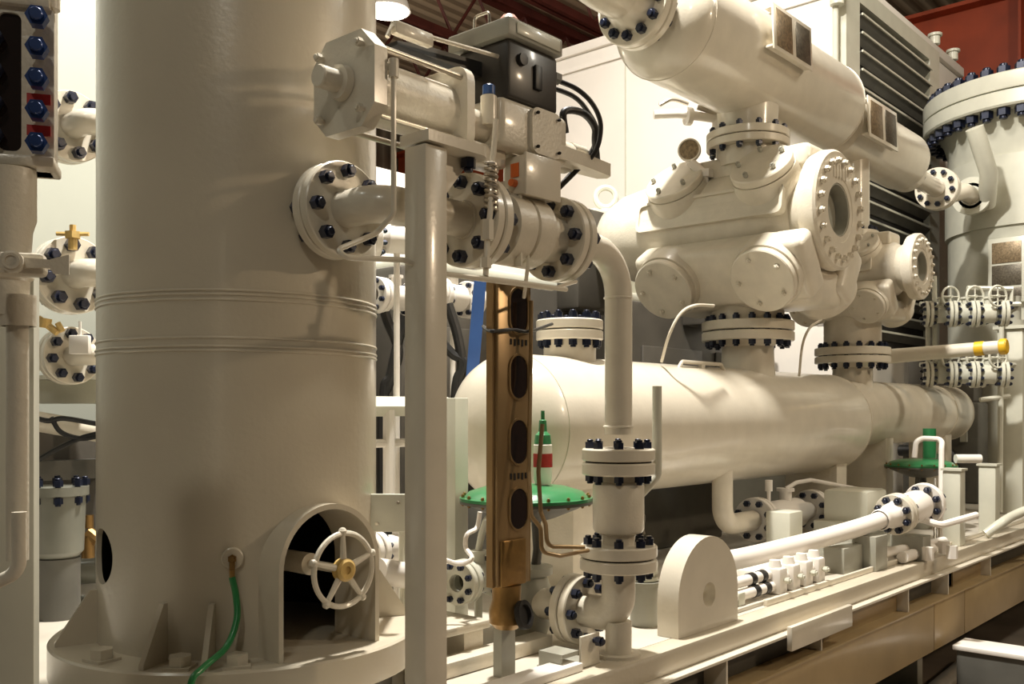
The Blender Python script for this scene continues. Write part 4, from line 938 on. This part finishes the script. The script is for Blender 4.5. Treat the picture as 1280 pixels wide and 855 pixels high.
#INSTR
def instruments():
    # pressure gauge and relief fittings between drum and cylinder
    o = PD(862, 188, 6.3)
    g = thing('pressure_gauge', 'round pressure gauge on a pale fitting above the front compressor cylinder', 'gauge', o + UP * -.25)
    d = -V((CA, SA, -.1)).normalized(); d = V((-.9, -.3, 0)).normalized()
    part('case', MB().lathe([(-.03, 0), (-.03, .07), (.0, .075), (.02, .075), (.02, .065), (.012, .063), (.012, 0)], o, d, 28), STEEL, g); part('dial', MB().lathe([(.0125, .0), (.0125, .062), (.014, .062), (.014, 0)], o, d, 24), PLATE, g)
    part('siphon', MB().tube(fillet([o - UP * .07, o + V((.08, -.05, -.14)), o + V((.12, -.06, -.26))], .05), .03, 12).hexa(o + V((.1, -.05, -.17)), UP, .06, .05), WHITE, g)
    p = PD(872, 160, 6.5)
    k = thing('sensor_fitting', 'small pale sensor with cable fittings under the overhead drum', 'sensor', p)
    part('body', MB().box(p + V((.12, -.1, .03)), (.08, .08, .16), None, .01).tube([p + V((.1, -.08, .07)), p + V((-.08, .1, .10)), p + V((-.2, .22, .09))], .03, 12).cyl(p + V((-.05, .06, .08)), p + V((-.02, .04, .08)), .06, seg=14), WHITE, k)
    part('wing_nut', MB().tube(spline([p + V((-.16, .2, .16)), p + V((-.1, .14, .2)), p + V((-.02, .06, .17))], 4), .014, 8).tube([p + V((0, .0, .14)), p + V((.1, -.1, .10))], .018, 8), STEEL, k)
    solo('signal_wire', MB().tube(spline([PY(827, 452, 2.9), PY(836, 420, 2.8), PY(850, 393, 2.75), PY(868, 382, 2.72), PY(892, 382, 2.75)], 6), .009, 8), PIPEP, 'thin pale wire arching from the large drum up to the front cylinder', 'wire')
    solo('signal_wire', MB().tube(spline([PY(999, 470, 2.85), PY(1003, 432, 2.8), PY(1012, 410, 2.8), PY(1026, 400, 2.8)], 6), .009, 8), PIPEP, 'thin pale wire rising between the two drum necks', 'wire')
    # things in the gap between tower and post
    o = PD(497, 684, 3.9)
    small_valve('gap_valve', 'white flanged valve behind the post, just right of the handwheel', o, EX, .075, .8, L=.24, leg=True)
    solo('gap_pipe', MB().cyl(PD(470, 714, 3.4), PD(560, 727, 3.8), .048, seg=20), WHITE, 'white pipe crossing behind the post at handwheel height', 'pipe')
    p = PD(485, 641, 3.15)
    t = thing('tag_plate', 'small pale plate with two screws fixed between tower and post', 'plate', p)
    q = part('plate', MB().box(p, (.125, .012, .125), (V((SA, -CA, 0)), V((CA, SA, 0)), UP), .005), PALE, t)
    for sx, sz in ((.035, .035), (-.035, -.035)): bolt_at(q, p + V((SA, -CA, 0)) * sx + UP * sz, V((-CA, -SA, 0)), .006, .014, STEEL)
    part('bracket', MB().tube([p + V((CA, SA, 0)) * .006, p + V((CA, SA, 0)) * .45, p + V((CA, SA, 0)) * .46 + UP * (DECK - p.z)], .018, 8), PALE, t)
    b = thing('pipe_rack', 'pale horizontal beam and upright behind the post, left of the large drum', 'rack', PD(540, 700, 5.2))
    q0 = PD(440, 508, 4.6); q1 = PD(560, 508, 5.2)
    part('crossbar', MB().tube([q0, q1], .05, 4), PALE, b)
    q = PD(569, 600, 4.1); part('upright', MB().bx((q.x - .03, q.y - .03, DECK + .0005), (q.x + .05, q.y + .05, .06), .004), PALE, b)
    part('lower_bar', MB().tube([PD(440, 555, 4.6), PD(560, 552, 5.2)], .022, 10).tube([PD(486, 512, 4.8), PD(486, 660, 4.8)], .03, 10), WHITE, b)
    # blue strap column
    solo('blue_brace', MB().tube([PD(600, 352, 5.0), PD(588, 497, 5.0)], .045, 4), BLUE, 'slanting blue steel brace behind the slotted gauge', 'brace')
    # hoses behind
    for k, (pts, lab) in enumerate((([(476, 372), (484, 400), (498, 440), (486, 480), (478, 520), (480, 712)], 'black hose hanging between tower and post, left one'), ([(506, 395), (497, 430), (488, 470), (480, 505), (492, 712)], 'black hose crossing the other between tower and post'), ([(560, 380), (572, 420), (577, 460), (569, 500), (566, 712)], 'black hose hanging just right of the square post'), ([(545, 420), (565, 442), (580, 455), (572, 500), (570, 712)], 'black hose curving behind the square post beside the blue brace'))):
        solo('flexible_hose', MB().tube(spline([PD(x, y, 5.3) for x, y in pts], 6), .028, 10), BLACK, lab, 'hose', 'black hoses behind the square post')
    o = PD(495, 372, 5.4)
    small_valve('gap_valve', 'white flanged fitting seen between tower and post above the hoses', o, V((1, .1, 0)), .10, 1.0, L=.28, leg=True)
    o = PD(496, 300, 5.0)
    small_valve('gap_valve', 'white flanged fitting right under the pale elbow pipe beside the post', o, V((1, -.5, 0)), .10, 1.0, L=.26, leg=True)
    o = PD(566, 372, 5.6)
    small_valve('gap_valve', 'bolted pale fitting between the square post and the blue brace', o, V((1, .1, 0)), .11, 1.0, L=.3, leg=True)
    # cluster right of post low
    o = PD(598, 722, 3.75)
    a = small_valve('drain_valve', 'small pale drain valve with raised lever behind the post foot', o, V((1, .15, 0)), .085, .8, L=.22, lever=(.12, -.03, .14), m=PALE, leg=True)
    solo('drain_tray', MB().bx((2.32, 2.42, -.80), (2.62, 2.66, -.77), .004).bx((2.5, 2.44, DECK + .0005), (2.6, 2.56, -.801)), CAST, 'small tan shelf bracket under the drain valve', 'bracket')
    solo('tangled_tube', MB().tube(spline([PD(556, 700, 3.5), PD(575, 705, 3.5), PD(590, 698, 3.5), PD(582, 684, 3.55), PD(584, 668, 3.55), PD(596, 660, 3.6), PD(600, 640, 3.6)], 5), .009, 8), WHITE, 'thin white tube curling up behind the post near the drain valve', 'tube')
    # deck channel strip in front
    p = PZ(650, 800, DECK)
    solo('deck_channel', MB().bx((2.2, 2.35, DECK + .0005), (2.9, 2.44, DECK + .055), .004), CAST, 'low pale channel on the deck under the slotted gauge', 'channel')
    solo('deck_pad', MB().bx((1.93, 2.066, DECK + .0005), (2.72, 2.16, DECK + .03), .003), WHITE, 'flat white pad strip on the deck between post and bottom elbow', 'pad')
instruments()
#LEFT
def left_side():
    # foreground level gauge glass
    D = 1.55
    def L(px, py, d=D): return PD(px, py, d)
    ax_n = V((-CA, -SA, 0)); ax_r = V((SA, -CA, 0))   # frame facing the camera roughly
    rot = Matrix.Rotation(math.radians(18), 3, 'Z'); n = rot @ ax_n; r = rot @ ax_r; A = (r, -n, UP)
    s = D / 1200
    t = thing('sight_gauge', 'bolted sight glass gauge with blue nuts at the left edge of the picture', 'level gauge', L(20, 215))
    part('body', MB().box(L(16, 90) - n * .035, (92 * s, .05, 240 * s), A, .006), CAST, t)
    cov = part('cover_frame', MB().holed(rrect(100 * s, 190 * s, 4 * s), rrect(26 * s, 172 * s, 9 * s), L(14, 105) , r, UP, n, .012), CAST, t)
    part('glass', MB().box(L(14, 105) + n * .003, (27 * s, .006, 172 * s), A), GLASS, t, 'dark gauge glass')
    for y in (30, 68, 106, 145, 185): bolt_at(cov, L(50, y) + n * .012, n, 13 * s, .012, BLUENUT, 'nut')
    for y in (52, 92, 132, 172): bolt_at(cov, L(-6, y) + n * .012, n, 13 * s, .012, NUT, 'nut')
    for y in (127, 166): part('tape', MB().box(L(50, y) + n * .0125, (27 * s, .002, 13 * s), A), RED, t, 'red tape')
    part('bottom_plate', MB().box(L(10, 203) - n * .02, (110 * s, .09, 14 * s), A, .004), CAST, t)
    part('top_plate', MB().box(L(10, 4) - n * .02, (100 * s, .09, 14 * s), A, .004).cyl(L(60, 6) - n * .02, L(60, -40) - n * .02, 12 * s), CAST, t)
    # post below with neck pipe
    pst = thing('gauge_post', 'broad pale post carrying the sight gauge at the left edge', 'post', V((L(10, 500).x, L(10, 500).y, DECK)))
    part('face', MB().box(V((L(2, 500, 1.72).x, L(2, 500, 1.72).y, (DECK + .26) / 2)), (80 * 1.72 / 1200, .06, .26 - DECK), A, .004), PALE, pst)
    part('neck_pipe', MB().lathe([(-.135, .0), (-.135, .028), (-.08, .03), (-.075, .036), (-.06, .036), (-.055, .031), (.0, .034), (.02, .04), (.1, .04), (.1, 0)], L(12, 290), UP, 28), CAST, t)
    part('lower_pipe', MB().cyl(L(22, 345), L(22, 700), .017, seg=16).lathe([(0, .024), (.0, .028), (.05, .028), (.05, .02)], L(22, 408), UP, 20), CAST, pst)
    part('bent_pipe', MB().tube(fillet([L(24, 640, 1.5), L(24, 715, 1.5), L(-20, 735, 1.5)], .03), .011, 12), CAST, pst)
    v = thing('needle_valve', 'small pale gauge valve with flat lever under the sight glass', 'valve', L(15, 345))
    o = L(20, 331, 1.46)
    part('body', MB().box(o - n * .0, (.085, .04, .034), A, .008).lathe([(0, 0), (0, .016), (.02, .016), (.021, .012), (.021, 0)], o + n * .02, n, 24).ring(o + n * .041, n, .012, .008, .002), CAST, v)
    part('lever', MB().prism([(0, -.008), (.035, -.006), (.04, -.014), (.062, -.015), (.062, .015), (.04, .008), (.035, .006), (0, .008)], o + r * .015 + n * .0205, r, UP, n, .008), CAST, v)
    # background: flanged nozzles against white wall
    for (px, py, R, D2, lab) in ((86, 160, 44, 4.6, 'pale bolted flange sticking out left of the tower, highest of three'), (88, 345, 48, 4.4, 'pale bolted flange left of the tower, middle of three'), (86, 445, 36, 4.6, 'smaller pale bolted flange left of the tower, lowest of three')):
        o = PD(px, py, D2); R_ = R * D2 / 1200; d = -EY
        w = thing('flanged_pipe', lab, 'flange', o - UP * R_, 'flanges left of the tower')
        f = flange(w, o, -d, R_, .04, R_ * .3, PIPEP); flange(w, o + d * .008, d, R_, .04, R_ * .3, PIPEP, name='mating_flange')
        bolts(f, o + d * .004, d, R_ * .76, 8, R_ * .15, .09, a0=.2)
        part('neck', MB().cyl(o - d * .04, V((o.x, 5.995, o.z)), R_ * .45, seg=28), PIPEP, w); part('elbow', MB().tube(fillet([o + d * .048, o + d * .20, o + d * .20 + EX * .5], .12, 8), R_ * .36, 24), PIPEP, w)
    o = PD(91, 298, 4.3); solo('bleed_fitting', MB().cyl(o + UP * -.05, o, .02, seg=10).hexa(o, UP, .035, .03).cyl(o + UP * .03, o + UP * .06, .014, seg=8).tube([o + UP * .02 + V((-.05, .05, 0)), o + UP * .02 + V((.05, -.05, 0))], .01, 6), GOLD, 'tiny brass bleed fitting above the middle flange', 'fitting')
    o = PD(64, 408, 4.3); solo('bleed_fitting', MB().tube([PD(48, 398, 4.3), PD(72, 416, 4.3)], .016, 8).tube([PD(72, 404, 4.3), PD(78, 414, 4.3)], .014, 8).cyl(PD(58, 398, 4.3), PD(56, 410, 4.3), .025, seg=10), GOLD, 'small brass needle fitting beside the lowest flange', 'fitting')
    p = PD(100, 431, 4.1); solo('white_tag', MB().box(p, (.085, .03, .08), (ax_r, -ax_n, UP), .005).tube([p + UP * .04, p + UP * .1], .006, 6), WHITE, 'small square white tag box hung at the lowest flange', 'tag')
    # platform shelf
    b = thing('pipe_shelf', 'pale horizontal shelf beam under the flanges left of the tower', 'shelf', PD(80, 505, 4.8))
    q0, q1 = PD(-60, 490, 4.9), PD(200, 490, 4.9)
    part('beam', MB().box((q0 + q1) / 2, ((q1 - q0).length, .08, .12), (ax_r, -ax_n, UP), .004).box((q0 + q1) / 2 + UP * .0705, ((q1 - q0).length, .30, .02), (ax_r, -ax_n, UP)), PALE, b)
    for sx in (-.4, .42): part('leg', MB().box(V(((q0.x + q1.x) / 2 + ax_r.x * sx, (q0.y + q1.y) / 2 + ax_r.y * sx, (DECK + q0.z - .06) / 2)), (.06, .06, q0.z - .06 - DECK), (ax_r, -ax_n, UP)), PALE, b)
    for k, pts in enumerate(([(36, 520), (60, 526), (80, 523), (122, 530)], [(36, 582), (70, 562), (100, 548), (122, 542)], [(64, 522), (76, 540), (100, 548), (124, 545)])):
        solo('black_cable', MB().tube(spline([PD(x, y, 4.5) for x, y in pts], 6), .012, 8), BLACK, ('black cable running level under the shelf left of the tower', 'black cable rising to the right under the shelf left of the tower', 'black cable sagging in a loop under the shelf left of the tower')[k], 'cable', 'cables under the shelf')
    solo('horizontal_pipe', MB().cyl(PD(20, 522, 4.7), PD(150, 545, 4.75), .05, seg=18), CAST, 'pale pipe behind the black cables left of the tower', 'pipe')
    # grey strainer pot
    o = PD(72, 697, 4.3); R = 33 * 4.3 / 1200
    w = thing('strainer_pot', 'grey-green cylindrical strainer pot with bolted top left of the tower', 'pot', o)
    part('bowl', MB().lathe([(0, 0), (0, R * .7), (.03, R * .92), (.28, R), (.28, 0)], o, UP, 36), POT, w)
    lid = part('lid', MB().cyl(o + UP * .2805, o + UP * .32, R * 1.1, seg=36), POT, w); bolts(lid, o + UP * .30, UP, R * .95, 8, .018, .05)
    part('stand', MB().cyl(V((o.x, o.y, DECK + .0005)), o, R * .8, seg=24), DKGREY, w)
    o = PD(110, 665, 4.5)
    solo('brass_cock', MB().tube([o, o + UP * -.04 + ax_r * .05], .03, 10).cyl(o + UP * .02, o + UP * .08, .025).cyl(o + UP * -.12, o + UP * -.02, .03), BRASS, 'small brass cock beside the grey-green strainer pot', 'cock')
    for k, (py, dd, rr) in enumerate(((716, 4.6, .07), (762, 4.5, .05))):
        solo('horizontal_pipe', MB().cyl(PD(10, py, dd), PD(180, py + (-8), dd + .1), rr, seg=20), POT, ('grey pipe running level below the strainer pot', 'lower grey pipe running level near the deck left of the tower')[k], 'pipe')
left_side()
#LIGHTS
def area(name, loc, target, size, power, col, shape='DISK'):
    l = bpy.data.lights.new(name, 'AREA'); l.shape = shape; l.size = size; l.energy = power; l.color = col
    o = bpy.data.objects.new(name, l); COL.objects.link(o); o.location = V(loc) + V((0, 0, ZC))
    o.rotation_euler = (V(target) - V(loc)).to_track_quat('-Z', 'Y').to_euler(); return o
area('key_lamp', (3.3, 2.85, 6.2), (4.0, 2.85, 0.0), 0.4, 1150, (1.0, 0.96, 0.885))
area('warm_lamp', (6.5, -4.0, 3.2), (3.2, 2.6, 0.2), 0.25, 125, (1.0, 0.77, 0.52))
area('far_lamp', (9.0, -2.5, 6.0), (10.5, 3.0, 1.5), 0.8, 250, (1.0, 0.93, 0.78))
area('wall_lamp', (5.5, 3.6, 6.6), (9.4, 6.0, 2.5), 1.0, 200, (1.0, 0.93, 0.84))
area('left_lamp', (-1.2, 3.6, 5.2), (1.0, 5.8, 1.2), 0.8, 30, (0.97, 1.0, 0.90))
area('roof_fill', (6.0, 13.0, 2.4), (7.0, 11.5, 7.2), 1.2, 190, (1.0, 0.85, 0.66))  # added fill light to brighten the ceiling, not a real fixture
area('aisle_lamp', (-3.2, -2.2, 5.0), (1.6, 2.4, -0.2), 0.45, 75, (1.0, 0.95, 0.82))
w = bpy.data.worlds.new('world'); SC.world = w; w.use_nodes = True
bg = w.node_tree.nodes['Background']; bg.inputs['Color'].default_value = (1.0, 0.86, 0.68, 1); bg.inputs['Strength'].default_value = 0.034
SC.view_settings.view_transform = 'Standard'; SC.view_settings.look = 'None'; SC.view_settings.gamma = 1.0
SC.view_settings.use_curve_mapping = False
SC.view_settings.exposure = -0.12
